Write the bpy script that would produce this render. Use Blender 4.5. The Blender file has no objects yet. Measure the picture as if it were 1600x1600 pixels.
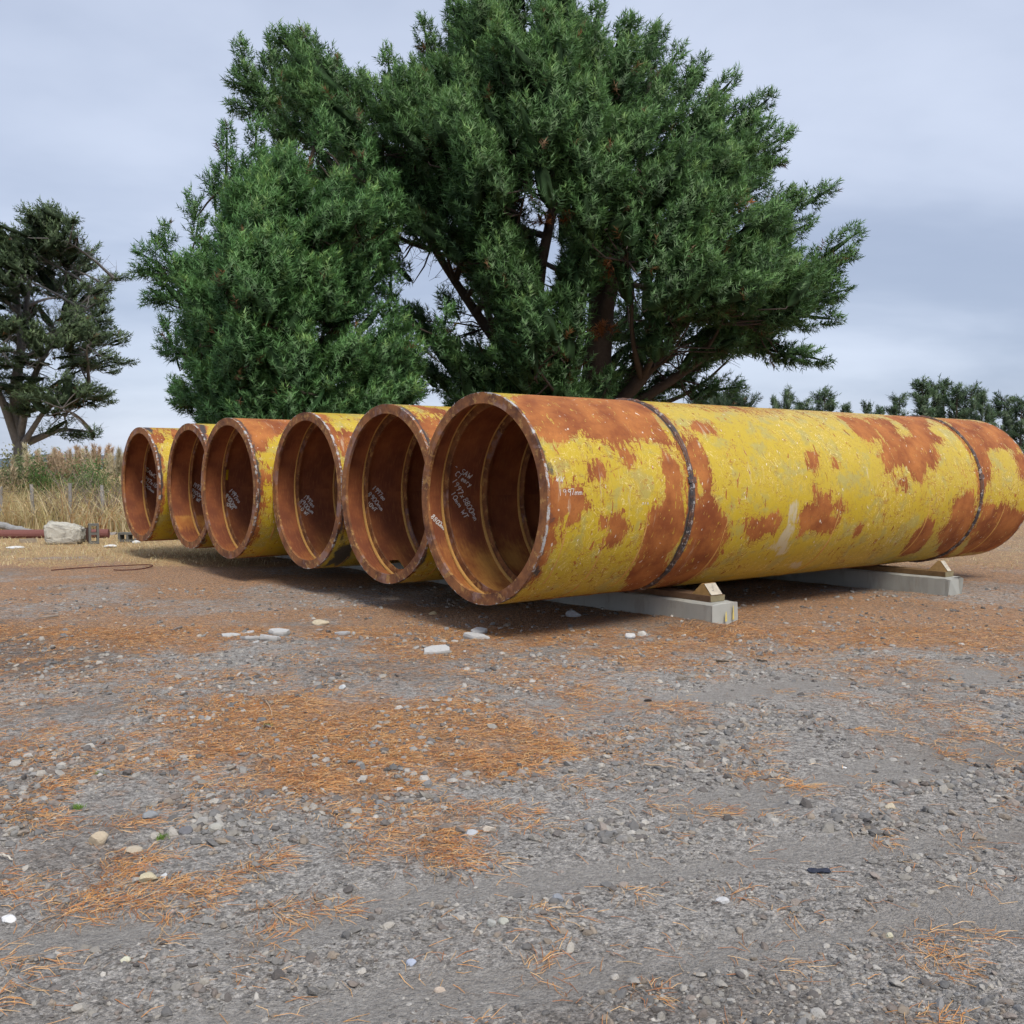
import bpy, math
import numpy as np
from mathutils import Vector, Matrix

# ------------------------------------------------------------------ camera, sky, sun, exposure
scene = bpy.context.scene
COL = scene.collection
rad = math.radians
CAMH, PITCH, FPX = 1.5933, rad(2.516), 1580.0      # eye height, downward tilt, focal length in 1600-px photo pixels
cam_data = bpy.data.cameras.new('camera')
cam = bpy.data.objects.new('camera', cam_data); COL.objects.link(cam)
cam.location = (0, 0, CAMH); cam.rotation_euler = (math.pi/2-PITCH, 0, 0)
cam_data.sensor_width = 36.0; cam_data.sensor_fit = 'HORIZONTAL'; cam_data.lens = 36.0*FPX/1600.0
cam_data.clip_start = 0.05; cam_data.clip_end = 6000
scene.camera = cam
SUN_EL, SUN_AZ = rad(52), rad(157)                  # azimuth clockwise from +Y (view direction)
world = bpy.data.worlds.new('World'); scene.world = world; world.use_nodes = True
sun_data = bpy.data.lights.new('sun', 'SUN'); sun_data.energy = 1.5; sun_data.angle = rad(22); sun_data.color = (1.0, 0.94, 0.84)
sun = bpy.data.objects.new('sun', sun_data); COL.objects.link(sun)
sd = Vector((math.sin(SUN_AZ)*math.cos(SUN_EL), math.cos(SUN_AZ)*math.cos(SUN_EL), math.sin(SUN_EL)))
sun.rotation_euler = sd.to_track_quat('Z', 'Y').to_euler(); sun.location = (0, 0, 40)
vs = scene.view_settings
vs.view_transform = 'Standard'; vs.look = 'None'; vs.gamma = 1.0; vs.exposure = 1.07; vs.use_curve_mapping = False
scene.cycles.max_bounces = 4; scene.cycles.diffuse_bounces = 2; scene.cycles.glossy_bounces = 1; scene.cycles.adaptive_threshold = 0.04; scene.cycles.transparent_max_bounces = 4
scene.cycles.use_denoising = True
rng = np.random.default_rng(7)

# ------------------------------------------------------------------ node helpers
class NT:
    def __init__(s, tree):
        s.t = tree; tree.nodes.clear()
    def n(s, typ, ins=None, **props):
        nd = s.t.nodes.new(typ)
        for k, v in props.items(): setattr(nd, k, v)
        for k, v in (ins or {}).items(): s.put(nd.inputs[k], v)
        return nd
    def put(s, sock, v):
        if isinstance(v, bpy.types.NodeSocket): s.t.links.new(v, sock)
        elif isinstance(v, bpy.types.Node): s.t.links.new(v.outputs[0], sock)
        else:
            if hasattr(sock, 'default_value'):
                dv = sock.default_value
                if hasattr(dv, '__len__') and not isinstance(v, (int, float)) and len(dv) == 4 and len(v) == 3: v = (*v, 1)
                sock.default_value = v
    def math(s, op, a, b=0.0, c=0.0, clamp=False):
        return s.n('ShaderNodeMath', {0: a, 1: b, 2: c}, operation=op, use_clamp=clamp).outputs[0]
    def mix(s, f, a, b, mode='MIX'):
        nd = s.n('ShaderNodeMix', None, data_type='RGBA', blend_type=mode, clamp_factor=True)
        s.put(nd.inputs[0], f); s.put(nd.inputs[6], a); s.put(nd.inputs[7], b)
        return nd.outputs[2]
    def step(s, x, lo, hi):
        nd = s.n('ShaderNodeMapRange', {0: x, 1: lo, 2: hi, 3: 0.0, 4: 1.0}, interpolation_type='SMOOTHSTEP')
        return nd.outputs[0]
    def noise(s, vec, scale, detail=4.0, rough=0.55, dist=0.0):
        nd = s.n('ShaderNodeTexNoise', {'Vector': vec, 'Scale': scale, 'Detail': detail, 'Roughness': rough, 'Distortion': dist})
        return nd.outputs['Fac']
    def vmul(s, vec, v):
        return s.n('ShaderNodeVectorMath', {0: vec, 1: v}, operation='MULTIPLY').outputs[0]
    def vadd(s, vec, v):
        return s.n('ShaderNodeVectorMath', {0: vec, 1: v}, operation='ADD').outputs[0]
    def line(s, vec, scale, w, detail=2.0, dist=0.6, level=0.5):
        nz = s.noise(vec, scale, detail, 0.5, dist)
        d = s.math('ABSOLUTE', s.math('SUBTRACT', nz, level))
        return s.math('SUBTRACT', 1.0, s.step(d, w*0.4, w))

def material(name):
    m = bpy.data.materials.new(name); m.use_nodes = True
    return m, NT(m.node_tree)
def finish(nt, color, rough=0.8, bump=None, strength=0.4, dist=0.02, spec=0.3, metallic=0.0):
    p = nt.n('ShaderNodeBsdfPrincipled', {'Base Color': color, 'Roughness': rough, 'Metallic': metallic})
    p.inputs['Specular IOR Level'].default_value = spec
    if bump is not None:
        b = nt.n('ShaderNodeBump', {'Height': bump, 'Strength': strength, 'Distance': dist})
        nt.put(p.inputs['Normal'], b.outputs[0])
    nt.n('ShaderNodeOutputMaterial', {'Surface': p.outputs[0]})

# ---- overcast sky: clear-sky model seen faintly through a full cloud sheet
w = NT(world.node_tree)
gen = w.n('ShaderNodeTexCoord').outputs['Generated']
sky = w.n('ShaderNodeTexSky', None, sky_type='NISHITA', sun_disc=False, sun_elevation=SUN_EL, sun_rotation=SUN_AZ)
sx = w.n('ShaderNodeSeparateXYZ', {0: gen})
zc = w.math('ADD', w.math('MAXIMUM', sx.outputs[2], 0.0), 0.26)
cx = w.math('DIVIDE', sx.outputs[0], zc); cy = w.math('DIVIDE', sx.outputs[1], zc)
cv = w.n('ShaderNodeCombineXYZ', {0: w.math('MULTIPLY', cx, 0.75), 1: cy, 2: 21.9}).outputs[0]
n1 = w.noise(cv, 0.8, 5.0, 0.5, 0.35)
n2 = w.noise(w.vadd(cv, (11.3, 4.1, 0)), 1.7, 5.0, 0.55, 0.2)
cl = w.step(w.math('ADD', w.math('MULTIPLY', n1, 0.66), w.math('MULTIPLY', n2, 0.34)), 0.36, 0.64)
ccol = w.mix(cl, (1.95, 2.28, 3.05), (3.3, 3.63, 4.4))
skyc = w.mix(0.9, sky.outputs[0], ccol)
bg = w.n('ShaderNodeBackground', {'Color': skyc, 'Strength': 0.1})
w.n('ShaderNodeOutputWorld', {'Surface': bg.outputs[0]})

# ------------------------------------------------------------------ geometry helpers
class MB:
    """collects vertices and faces; build() links them as ONE mesh object"""
    def __init__(s): s.v = []; s.f = []; s.c = []; s.n = 0; s.mi = []
    def add(s, v, f, c=None, mi=0):
        v = np.asarray(v, dtype=np.float32).reshape(-1, 3)
        f = np.asarray(f, dtype=np.int32)
        s.v.append(v); s.f.append(f + s.n); s.mi.append(np.full(len(f), mi, np.int32))
        if c is None: c = (1, 1, 1)
        c = np.asarray(c, dtype=np.float32)
        if c.ndim == 1: c = np.tile(c[:3], (len(v), 1))
        s.c.append(c[:, :3]); s.n += len(v)
    def box(s, lo, hi, c=None, M=None):
        x0, y0, z0 = lo; x1, y1, z1 = hi
        v = np.array([(x0,y0,z0),(x1,y0,z0),(x1,y1,z0),(x0,y1,z0),(x0,y0,z1),(x1,y0,z1),(x1,y1,z1),(x0,y1,z1)], float)
        if M is not None: v = v @ np.array(M)[:3, :3].T + np.array(M)[:3, 3]
        s.add(v, [(0,3,2,1),(4,5,6,7),(0,1,5,4),(1,2,6,5),(2,3,7,6),(3,0,4,7)], c)
    def tube(s, pts, radii, sides=6, c=None, cap=True):
        pts = np.asarray(pts, float); m = len(pts); radii = np.broadcast_to(np.asarray(radii, float), (m,))
        t = np.gradient(pts, axis=0); t /= np.linalg.norm(t, axis=1)[:, None] + 1e-9
        up = np.array([0.31, 0.17, 0.93]); a = np.cross(t, up); a /= np.linalg.norm(a, axis=1)[:, None] + 1e-9
        b = np.cross(t, a)
        th = np.arange(sides)*2*math.pi/sides
        v = pts[:, None] + radii[:, None, None]*(np.cos(th)[None, :, None]*a[:, None] + np.sin(th)[None, :, None]*b[:, None])
        i = np.arange(m-1)[:, None]*sides; j = np.arange(sides)[None]; k = (j+1) % sides
        f = np.stack([i+j, i+k, i+sides+k, i+sides+j], -1).reshape(-1, 4)
        s.add(v.reshape(-1, 3), f, c)
        if cap:
            for base, rev in ((0, True), ((m-1)*sides, False)):
                idx = np.arange(sides) + base
                vv = np.concatenate([v.reshape(-1, 3)[idx], pts[[0 if rev else -1]]])
                ff = [(q, (q+1) % sides, sides) if not rev else ((q+1) % sides, q, sides) for q in range(sides)]
                s.add(vv, ff, c)
    def build(s, name, mats, parent=None, smooth=False, uv=None, normals=None):
        v = np.concatenate(s.v) if s.v else np.zeros((0, 3), np.float32)
        me = bpy.data.meshes.new(name)
        me.vertices.add(len(v)); me.vertices.foreach_set('co', v.ravel())
        tot = np.concatenate([np.full(len(f), f.shape[1], np.int32) for f in s.f])
        loops = np.concatenate([f.ravel() for f in s.f]).astype(np.int32)
        me.loops.add(len(loops)); me.loops.foreach_set('vertex_index', loops)
        me.polygons.add(len(tot))
        me.polygons.foreach_set('loop_start', np.concatenate([[0], np.cumsum(tot)[:-1]]).astype(np.int32))
        me.polygons.foreach_set('material_index', np.concatenate(s.mi))
        me.polygons.foreach_set('use_smooth', np.full(len(tot), smooth))
        ca = me.color_attributes.new('tint', 'FLOAT_COLOR', 'POINT')
        c4 = np.ones((len(v), 4), np.float32); c4[:, :3] = np.concatenate(s.c); ca.data.foreach_set('color', c4.ravel())
        if uv is not None:
            ul = me.uv_layers.new(name='UVMap'); ul.data.foreach_set('uv', np.asarray(uv, np.float32)[loops].ravel())
        me.update(calc_edges=True); me.validate()
        if normals is not None:
            na = me.attributes.new('custom_normal', 'FLOAT_VECTOR', 'POINT'); na.data.foreach_set('vector', np.asarray(normals, np.float32).ravel())
        for m in (mats if isinstance(mats, (list, tuple)) else [mats]): me.materials.append(m)
        o = bpy.data.objects.new(name, me); COL.objects.link(o)
        if parent is not None: o.parent = parent
        return o

def tag(o, label=None, cat=None, group=None, kind=None):
    if label: o['label'] = label
    if cat: o['category'] = cat
    if group: o['group'] = group
    if kind: o['kind'] = kind
    return o
def empty(name, loc, rz=0.0):
    o = bpy.data.objects.new(name, None); COL.objects.link(o); o.location = loc; o.rotation_euler = (0, 0, rz)
    o.empty_display_size = 0.2
    return o
def copy_tree(o, parent=None):
    c = o.copy(); COL.objects.link(c); c.parent = parent
    for ch in o.children: copy_tree(ch, c)
    return c

CP, SP = math.cos(PITCH), math.sin(PITCH)
def ray(px, py):
    a = (px-800)/FPX; b = -(py-800)/FPX
    return np.array([a, CP + b*SP, -SP + b*CP])
def gp(px, py, z=0.0):
    """ground point under a photo pixel"""
    d = ray(px, py); t = (z-CAMH)/d[2]
    return np.array([d[0]*t, d[1]*t, z])
def dp(px, py, y):
    """point at world depth y seen at a photo pixel"""
    d = ray(px, py); t = y/d[1]
    return np.array([d[0]*t, y, CAMH + d[2]*t])

_perm = np.random.default_rng(99).random((256, 256))
def vnoise(x, y):
    xi = np.floor(x).astype(int); yi = np.floor(y).astype(int); fx = x-xi; fy = y-yi
    fx = fx*fx*(3-2*fx); fy = fy*fy*(3-2*fy)
    g = lambda a, b: _perm[a & 255, b & 255]
    return (g(xi, yi)*(1-fx)+g(xi+1, yi)*fx)*(1-fy) + (g(xi, yi+1)*(1-fx)+g(xi+1, yi+1)*fx)*fy
def fbm(x, y, sc, octv=4):
    r = 0; a = 0.5; tot = 0
    for k in range(octv):
        r = r + a*vnoise(x*sc+17.3*k, y*sc+5.1*k); tot += a; a *= 0.55; sc *= 2.03
    return r/tot
def poly_sd(px, py, poly):
    """signed distance to a polygon, positive inside"""
    poly = np.asarray(poly, float); d = np.full(px.shape, 1e9); ins = np.zeros(px.shape, bool)
    for a, b in zip(poly, np.roll(poly, -1, 0)):
        ex, ey = b-a; wx = px-a[0]; wy = py-a[1]
        t = np.clip((wx*ex+wy*ey)/(ex*ex+ey*ey+1e-12), 0, 1)
        d = np.minimum(d, np.hypot(wx-ex*t, wy-ey*t))
        ins ^= ((a[1] > py) != (b[1] > py)) & (px < (b[0]-a[0])*(py-a[1])/((b[1]-a[1])+1e-12)+a[0])
    return np.where(ins, d, -d)
def sstep(x, a, b):
    t = np.clip((x-a)/(b-a), 0, 1); return t*t*(3-2*t)

# ------------------------------------------------------------------ materials
def tint_mat(name, rough=0.8, noise_sc=30.0, amt=0.35, bump_sc=60.0, strength=0.3, spec=0.25, translucent=0.0):
    m, t = material(name)
    at = t.n('ShaderNodeAttribute', None, attribute_name='tint')
    co = t.n('ShaderNodeTexCoord').outputs['Object']
    nz = t.noise(co, noise_sc, 5.0, 0.6)
    f = t.math('ADD', 1.0-amt, t.math('MULTIPLY', nz, 2*amt))
    colr = t.n('ShaderNodeVectorMath', {0: at.outputs['Color'], 3: f}, operation='SCALE')
    colr.inputs[3].default_value = 1.0; t.put(colr.inputs[3], f)
    if translucent:
        d = t.n('ShaderNodeBsdfPrincipled', {'Base Color': colr.outputs[0], 'Roughness': rough}); d.inputs['Specular IOR Level'].default_value = spec
        tr = t.n('ShaderNodeBsdfTranslucent', {'Color': colr.outputs[0]})
        mx = t.n('ShaderNodeMixShader', {0: translucent, 1: d.outputs[0], 2: tr.outputs[0]})
        t.n('ShaderNodeOutputMaterial', {'Surface': mx.outputs[0]})
    else:
        finish(t, colr.outputs[0], rough, t.noise(co, bump_sc, 6.0, 0.65), strength, 0.02, spec)
    return m
M_needle = tint_mat('pine_needles', 0.5, 0.6, 0.18, spec=0.4, translucent=0.35)
M_leaf = tint_mat('leaves', 0.6, 1.2, 0.25, spec=0.25, translucent=0.25)
M_grass = tint_mat('dry_grass', 0.75, 1.0, 0.3, spec=0.15, translucent=0.25)
M_bark = tint_mat('bark', 0.95, 9.0, 0.45, 22.0, 0.9, 0.1)
M_stone = tint_mat('stone', 0.9, 45.0, 0.3, 120.0, 0.5, 0.2)
M_litter = tint_mat('fallen_needles', 0.8, 4.0, 0.25, spec=0.15, translucent=0.1)
M_wood = tint_mat('weathered_wood', 0.85, 18.0, 0.35, 70.0, 0.5, 0.15)
M_chalk = tint_mat('chalk', 0.95, 90.0, 0.35, 150.0, 0.2, 0.05)
M_wire = tint_mat('rusty_wire', 0.7, 60.0, 0.3, 90.0, 0.3, 0.3)

# ground
M_ground, t = material('gravel_yard')
at = t.n('ShaderNodeAttribute', None, attribute_name='tint'); sp = t.n('ShaderNodeSeparateColor', {0: at.outputs['Color']})
co = t.n('ShaderNodeTexCoord').outputs['Object']
vor = t.n('ShaderNodeTexVoronoi', {'Vector': co, 'Scale': 46.0, 'Randomness': 1.0})
vor2 = t.n('ShaderNodeTexVoronoi', {'Vector': co, 'Scale': 120.0, 'Randomness': 1.0})
big = t.noise(co, 0.9, 5.0, 0.6); mid = t.noise(co, 7.0, 5.0, 0.6); fine = t.noise(co, 220.0, 4.0, 0.7)
grit = t.mix(t.n('ShaderNodeSeparateColor', {0: vor.outputs['Color']}).outputs[0], (0.165, 0.155, 0.143), (0.5, 0.468, 0.432))
grit2 = t.mix(t.n('ShaderNodeSeparateColor', {0: vor2.outputs['Color']}).outputs[1], (0.145, 0.134, 0.122), (0.51, 0.475, 0.435))
gcol = t.mix(0.55, grit, grit2)
gcol = t.mix(t.step(mid, 0.35, 0.7), t.mix(0.55, gcol, (0.36, 0.338, 0.312)), gcol)
gcol = t.mix(t.math('MULTIPLY', t.step(big, 0.5, 0.72), 0.45), gcol, (0.17, 0.145, 0.125))
gcol = t.mix(t.math('MULTIPLY', sp.outputs[2], 0.8), gcol, t.mix(mid, (0.035, 0.025, 0.02), (0.1, 0.07, 0.05)))
nd_n = t.noise(co, 95.0, 3.0, 0.6, 1.2)
ocol = t.mix(t.step(nd_n, 0.3, 0.7), (0.2, 0.09, 0.042), (0.68, 0.36, 0.15))
ocol = t.mix(t.step(t.noise(co, 38.0, 4.0, 0.6), 0.46, 0.62), ocol, (0.24, 0.175, 0.13))
of = t.step(t.math('ADD', sp.outputs[0], t.math('MULTIPLY', t.math('SUBTRACT', t.noise(co, 9.0, 6.0, 0.68), 0.5), 1.3)), 0.32, 0.74)
gcol = t.mix(t.math('MULTIPLY', of, 0.78), gcol, ocol)
scol = t.mix(t.noise(co, 60.0, 4.0, 0.7, 1.0), (0.26, 0.15, 0.07), (0.66, 0.49, 0.27))
sf = t.step(t.math('ADD', sp.outputs[1], t.math('MULTIPLY', t.math('SUBTRACT', t.noise(co, 5.0, 6.0, 0.65), 0.5), 1.0)), 0.4, 0.75)
gcol = t.mix(sf, gcol, scol)
stn = t.noise(co, 24.0, 4.0, 0.75, 0.5); stn2 = t.noise(co, 75.0, 3.0, 0.7)
stf = t.math('ADD', t.math('MULTIPLY', t.step(stn, 0.3, 0.7), 0.9), t.math('MULTIPLY', t.step(stn2, 0.3, 0.7), 0.7))
gcol = t.n('ShaderNodeVectorMath', {0: gcol, 3: t.math('ADD', 0.2, stf)}, operation='SCALE'); t.put(gcol.inputs[3], t.math('ADD', 0.25, stf)); gcol = gcol.outputs[0]
trk = t.n('ShaderNodeAttribute', None, attribute_name='track').outputs['Fac']
gcol = t.mix(t.math('MULTIPLY', trk, 0.72), gcol, t.mix(stn2, (0.25, 0.232, 0.212), (0.4, 0.375, 0.345)))
gcol = t.mix(t.math('MULTIPLY', t.step(t.noise(co, 0.55, 4.0, 0.6), 0.52, 0.66), 0.35), gcol, (0.2, 0.165, 0.135))
hgt = t.math('ADD', t.math('MULTIPLY', t.math('SUBTRACT', 1.0, vor.outputs['Distance']), 0.6), t.math('ADD', t.math('MULTIPLY', vor2.outputs['Distance'], -0.4), t.math('MULTIPLY', fine, 0.5)))
finish(t, gcol, 0.92, hgt, 1.0, 0.02, 0.15)

# pipe paint / rust / burnt steel, masks painted per pipe in r (rust), g (burn), b (white scuff); UV = metres along, metres around
M_paint, t = material('peeling_yellow_paint')
at = t.n('ShaderNodeAttribute', None, attribute_name='tint'); sp = t.n('ShaderNodeSeparateColor', {0: at.outputs['Color']})
uvn = t.n('ShaderNodeUVMap', None, uv_map='UVMap').outputs[0]
oi = t.n('ShaderNodeObjectInfo').outputs['Random']
uv3 = t.n('ShaderNodeVectorMath', {0: uvn, 1: t.n('ShaderNodeCombineXYZ', {2: t.math('MULTIPLY', oi, 37.0)}).outputs[0]}, operation='ADD').outputs[0]
str_uv = t.vmul(uv3, (1.0, 0.34, 1.0))          # flakes a little longer round the girth
big = t.noise(uv3, 1.6, 4.0, 0.55); mid = t.noise(uv3, 6.5, 5.0, 0.6); fine = t.noise(uv3, 55.0, 5.0, 0.65)
rag = t.math('ADD', t.math('MULTIPLY', t.math('SUBTRACT', t.noise(str_uv, 7.0, 7.0, 0.72, 0.7), 0.5), 1.5), t.math('MULTIPLY', t.math('SUBTRACT', t.noise(str_uv, 30.0, 4.0, 0.62, 0.8), 0.5), 1.0))
rust = t.step(t.math('ADD', sp.outputs[0], rag), 0.5, 0.535)
yel = t.mix(big, (0.49, 0.35, 0.019), (0.57, 0.405, 0.033))
yel = t.mix(t.math('MULTIPLY', t.step(t.noise(uv3, 4.2, 5.0, 0.62, 0.3), 0.5, 0.64), 0.6), yel, (0.36, 0.325, 0.12))
yel = t.mix(t.math('MULTIPLY', t.step(t.noise(str_uv, 20.0, 4.0, 0.65, 0.9), 0.58, 0.66), 0.55), yel, (0.34, 0.26, 0.05))
yel = t.mix(t.math('MULTIPLY', t.math('MULTIPLY', t.line(uv3, 9.0, 0.016, 3.0, 1.8), t.step(mid, 0.4, 0.52)), 0.75), yel, (0.33, 0.17, 0.04))
yel = t.mix(t.math('MULTIPLY', t.math('MULTIPLY', t.line(t.vadd(uv3, (3.1, 8.7, 1.0)), 6.5, 0.011, 2.0, 2.0), t.step(big, 0.36, 0.55)), 0.8), yel, (0.8, 0.66, 0.27))
rcol = t.mix(t.step(t.noise(uv3, 2.6, 6.0, 0.62), .3, .7), (0.22, 0.055, 0.014), (0.46, 0.165, 0.04))
rcol = t.mix(t.math('MULTIPLY', t.step(fine, 0.5, 0.75), 0.4), rcol, (0.11, 0.045, 0.025))
# thin scratches through the paint where the pipe is worn, small residual flakes on the rust
scr = t.math('MULTIPLY', t.line(t.vadd(t.vmul(uv3, (1.0, 2.1, 1.0)), (0, 0, 9.0)), 6.0, 0.016, 4.0, 0.8), t.step(t.math('ADD', sp.outputs[0], t.math('MULTIPLY', t.math('SUBTRACT', mid, 0.5), 0.8)), 0.18, 0.34))
dots = t.step(t.math('ADD', t.noise(str_uv, 22.0, 3.0, 0.5, 0.5), t.math('MULTIPLY', sp.outputs[0], 0.2)), 0.70, 0.72)
rust = t.math('MAXIMUM', rust, t.math('MAXIMUM', scr, dots))
flk = t.step(t.noise(t.vadd(str_uv, (0, 0, 4.0)), 26.0, 4.0, 0.6, 0.8), 0.63, 0.66)
rust = t.math('MULTIPLY', rust, t.math('SUBTRACT', 1.0, t.math('MULTIPLY', flk, 0.9)))
runs = t.step(t.noise(t.vmul(uv3, (11.0, 0.7, 1.0)), 1.0, 4.0, 0.6, 0.3), 0.52, 0.75)
yel = t.mix(t.math('MULTIPLY', t.math('MULTIPLY', runs, t.step(big, .4, .65)), 0.4), yel, (0.4, 0.24, 0.06))
halo = t.step(t.math('ADD', sp.outputs[0], t.math('MULTIPLY', rag, .8)), 0.3, 0.5)
yel = t.mix(t.math('MULTIPLY', halo, 0.45), yel, (0.46, 0.24, 0.045))
colr = t.mix(rust, yel, rcol)
vc = t.n('ShaderNodeTexVoronoi', {'Vector': t.vmul(t.vadd(uv3, t.vmul(t.n('ShaderNodeTexNoise', {'Vector': uv3, 'Scale': 9.0}).outputs['Color'], (0.12, 0.12, 0.12))), (1.6, 0.8, 1.0)), 'Scale': 17.0})
chip = t.math('MULTIPLY', t.math('SUBTRACT', 1.0, t.step(vc.outputs['Distance'], 0.16, 0.2)), t.step(t.n('ShaderNodeSeparateColor', {0: vc.outputs['Color']}).outputs[0], 0.78, 0.82))
chip = t.math('MULTIPLY', chip, t.step(t.noise(uv3, 2.4, 3.0, 0.5), 0.4, 0.55))
scuff = t.math('MULTIPLY', t.step(t.noise(t.vmul(uv3, (9.0, 1.3, 1.0)), 1.5, 6.0, 0.72, 0.5), 0.58, 0.7), t.step(t.noise(t.vadd(uv3, (5, 5, 5)), 1.1, 3.0, 0.5), 0.5, 0.62))
colr = t.mix(t.math('MULTIPLY', scuff, 0.5), colr, (0.62, 0.56, 0.42))
colr = t.mix(t.math('MULTIPLY', chip, 0.85), colr, (0.74, 0.7, 0.6))
wsf = t.step(t.math('ADD', sp.outputs[2], t.math('MULTIPLY', t.math('SUBTRACT', t.noise(str_uv, 13.0, 6.0, 0.7, 0.5), 0.5), 2.4)), 0.62, 1.0)
colr = t.mix(t.math('MULTIPLY', wsf, 0.7), colr, (0.55, 0.5, 0.4))
brn = t.step(t.math('ADD', sp.outputs[1], t.math('MULTIPLY', t.math('SUBTRACT', t.noise(uv3, 11.0, 6.0, 0.65, 0.3), 0.5), 0.9)), 0.42, 0.72)
colr = t.mix(t.math('MULTIPLY', brn, 0.95), colr, t.mix(fine, (0.018, 0.016, 0.018), (0.085, 0.078, 0.08)))
rgh = t.math('ADD', 0.4, t.math('MULTIPLY', rust, 0.35))
hgt = t.math('ADD', t.math('MULTIPLY', rust, -0.6), t.math('ADD', t.math('MULTIPLY', fine, 0.25), t.math('MULTIPLY', mid, 0.5)))
finish(t, colr, rgh, hgt, 0.45, 0.006, 0.35)

# pipe interior: red-brown mill rust, r mask = wet orange lower part
M_inner, t = material('interior_rust')
at = t.n('ShaderNodeAttribute', None, attribute_name='tint'); sp = t.n('ShaderNodeSeparateColor', {0: at.outputs['Color']})
uvn = t.n('ShaderNodeUVMap', None, uv_map='UVMap').outputs[0]
a = t.noise(uvn, 2.2, 6.0, 0.62); b = t.noise(t.vmul(uvn, (6.0, 1.0, 1.0)), 7.0, 5.0, 0.6); c = t.noise(uvn, 60.0, 5.0, 0.7)
colr = t.mix(t.step(a, 0.35, 0.7), (0.2, 0.06, 0.028), (0.36, 0.118, 0.042))
colr = t.mix(t.math('MULTIPLY', t.step(b, 0.5, 0.7), 0.45), colr, (0.4, 0.16, 0.055))
colr = t.mix(t.math('MULTIPLY', t.step(c, 0.55, 0.75), 0.35), colr, (0.12, 0.045, 0.03))
of = t.math('MULTIPLY', t.step(t.math('ADD', sp.outputs[0], t.math('ADD', t.math('MULTIPLY', t.math('SUBTRACT', b, 0.5), 0.8), t.math('MULTIPLY', t.math('SUBTRACT', a, 0.5), 0.9))), 0.25, 0.95), .85)
colr = t.mix(of, colr, t.mix(t.step(a, .35, .65), (0.42, 0.15, 0.036), (0.6, 0.3, 0.07)))
finish(t, colr, 0.75, t.math('ADD', c, a), 0.3, 0.004, 0.3)

# flange ring: brown rust with bare pale nicks (r mask = how close to the outer corner)
M_ring, t = material('rusted_flange')
at = t.n('ShaderNodeAttribute', None, attribute_name='tint'); sp = t.n('ShaderNodeSeparateColor', {0: at.outputs['Color']})
co = t.n('ShaderNodeTexCoord').outputs['Object']; oi = t.n('ShaderNodeObjectInfo').outputs['Random']
co = t.vadd(co, t.n('ShaderNodeCombineXYZ', {1: t.math('MULTIPLY', oi, 50.0)}).outputs[0])
a = t.noise(co, 5.0, 6.0, 0.65); b = t.noise(co, 38.0, 5.0, 0.65); d = t.noise(co, 11.0, 5.0, 0.7, 0.4)
colr = t.mix(t.step(a, 0.3, 0.7), (0.11, 0.043, 0.024), (0.35, 0.145, 0.052))
colr = t.mix(t.math('MULTIPLY', t.step(d, 0.54, 0.62), 0.6), colr, (0.52, 0.3, 0.1))
colr = t.mix(t.math('MULTIPLY', t.step(t.noise(co, 3.1, 4.0, 0.6), 0.55, 0.62), 0.5), colr, (0.3, 0.2, 0.19))
colr = t.mix(t.math('MULTIPLY', t.step(b, 0.55, 0.7), 0.45), colr, (0.11, 0.055, 0.035))
nick = t.step(t.math('ADD', sp.outputs[0], t.math('MULTIPLY', t.math('SUBTRACT', d, 0.5), 2.2)), 0.98, 1.16)
colr = t.mix(nick, colr, t.mix(b, (0.28, 0.28, 0.29), (0.62, 0.6, 0.57)))
dk = t.step(t.math('ADD', sp.outputs[0], t.math('MULTIPLY', t.math('SUBTRACT', a, 0.5), -2.0)), 1.12, 1.25)
colr = t.mix(t.math('MULTIPLY', dk, 0.8), colr, (0.05, 0.035, 0.032))
finish(t, colr, 0.75, t.math('ADD', b, d), 0.4, 0.006, 0.3)

M_weld, t = material('weld_bead')
co = t.n('ShaderNodeTexCoord').outputs['Object']
a = t.noise(co, 7.0, 5.0, 0.65); b = t.noise(co, 50.0, 4.0, 0.6)
colr = t.mix(t.step(a, 0.4, 0.62), (0.15, 0.07, 0.04), (0.05, 0.046, 0.05))
colr = t.mix(t.math('MULTIPLY', t.step(t.noise(co, 16.0, 5.0, 0.7), 0.55, 0.62), 0.7), colr, (0.5, 0.47, 0.45))
finish(t, colr, 0.6, b, 0.7, 0.01, 0.4)

M_conc, t = material('weathered_concrete')
co = t.n('ShaderNodeTexCoord').outputs['Object']
a = t.noise(co, 2.5, 6.0, 0.6); b = t.noise(t.vmul(co, (1.0, 1.0, 0.25)), 9.0, 5.0, 0.65); c = t.noise(co, 80.0, 5.0, 0.7)
colr = t.mix(a, (0.32, 0.325, 0.3), (0.48, 0.48, 0.44))
colr = t.mix(t.math('MULTIPLY', t.step(b, 0.5, 0.68), 0.6), colr, (0.3, 0.28, 0.24))
colr = t.mix(t.math('MULTIPLY', t.step(c, 0.6, 0.72), 0.5), colr, (0.2, 0.2, 0.19))
finish(t, colr, 0.9, t.math('ADD', c, b), 0.45, 0.006, 0.2)

M_blockc, t = material('grey_block')
co = t.n('ShaderNodeTexCoord').outputs['Object']
a = t.noise(co, 6.0, 5.0, 0.6); c = t.noise(co, 90.0, 4.0, 0.7)
colr = t.mix(a, (0.10, 0.10, 0.092), (0.2, 0.2, 0.185))
colr = t.mix(t.math('MULTIPLY', t.step(c, 0.52, 0.7), 0.6), colr, (0.055, 0.055, 0.05))
finish(t, colr, 0.95, c, 0.6, 0.008, 0.1)

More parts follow.
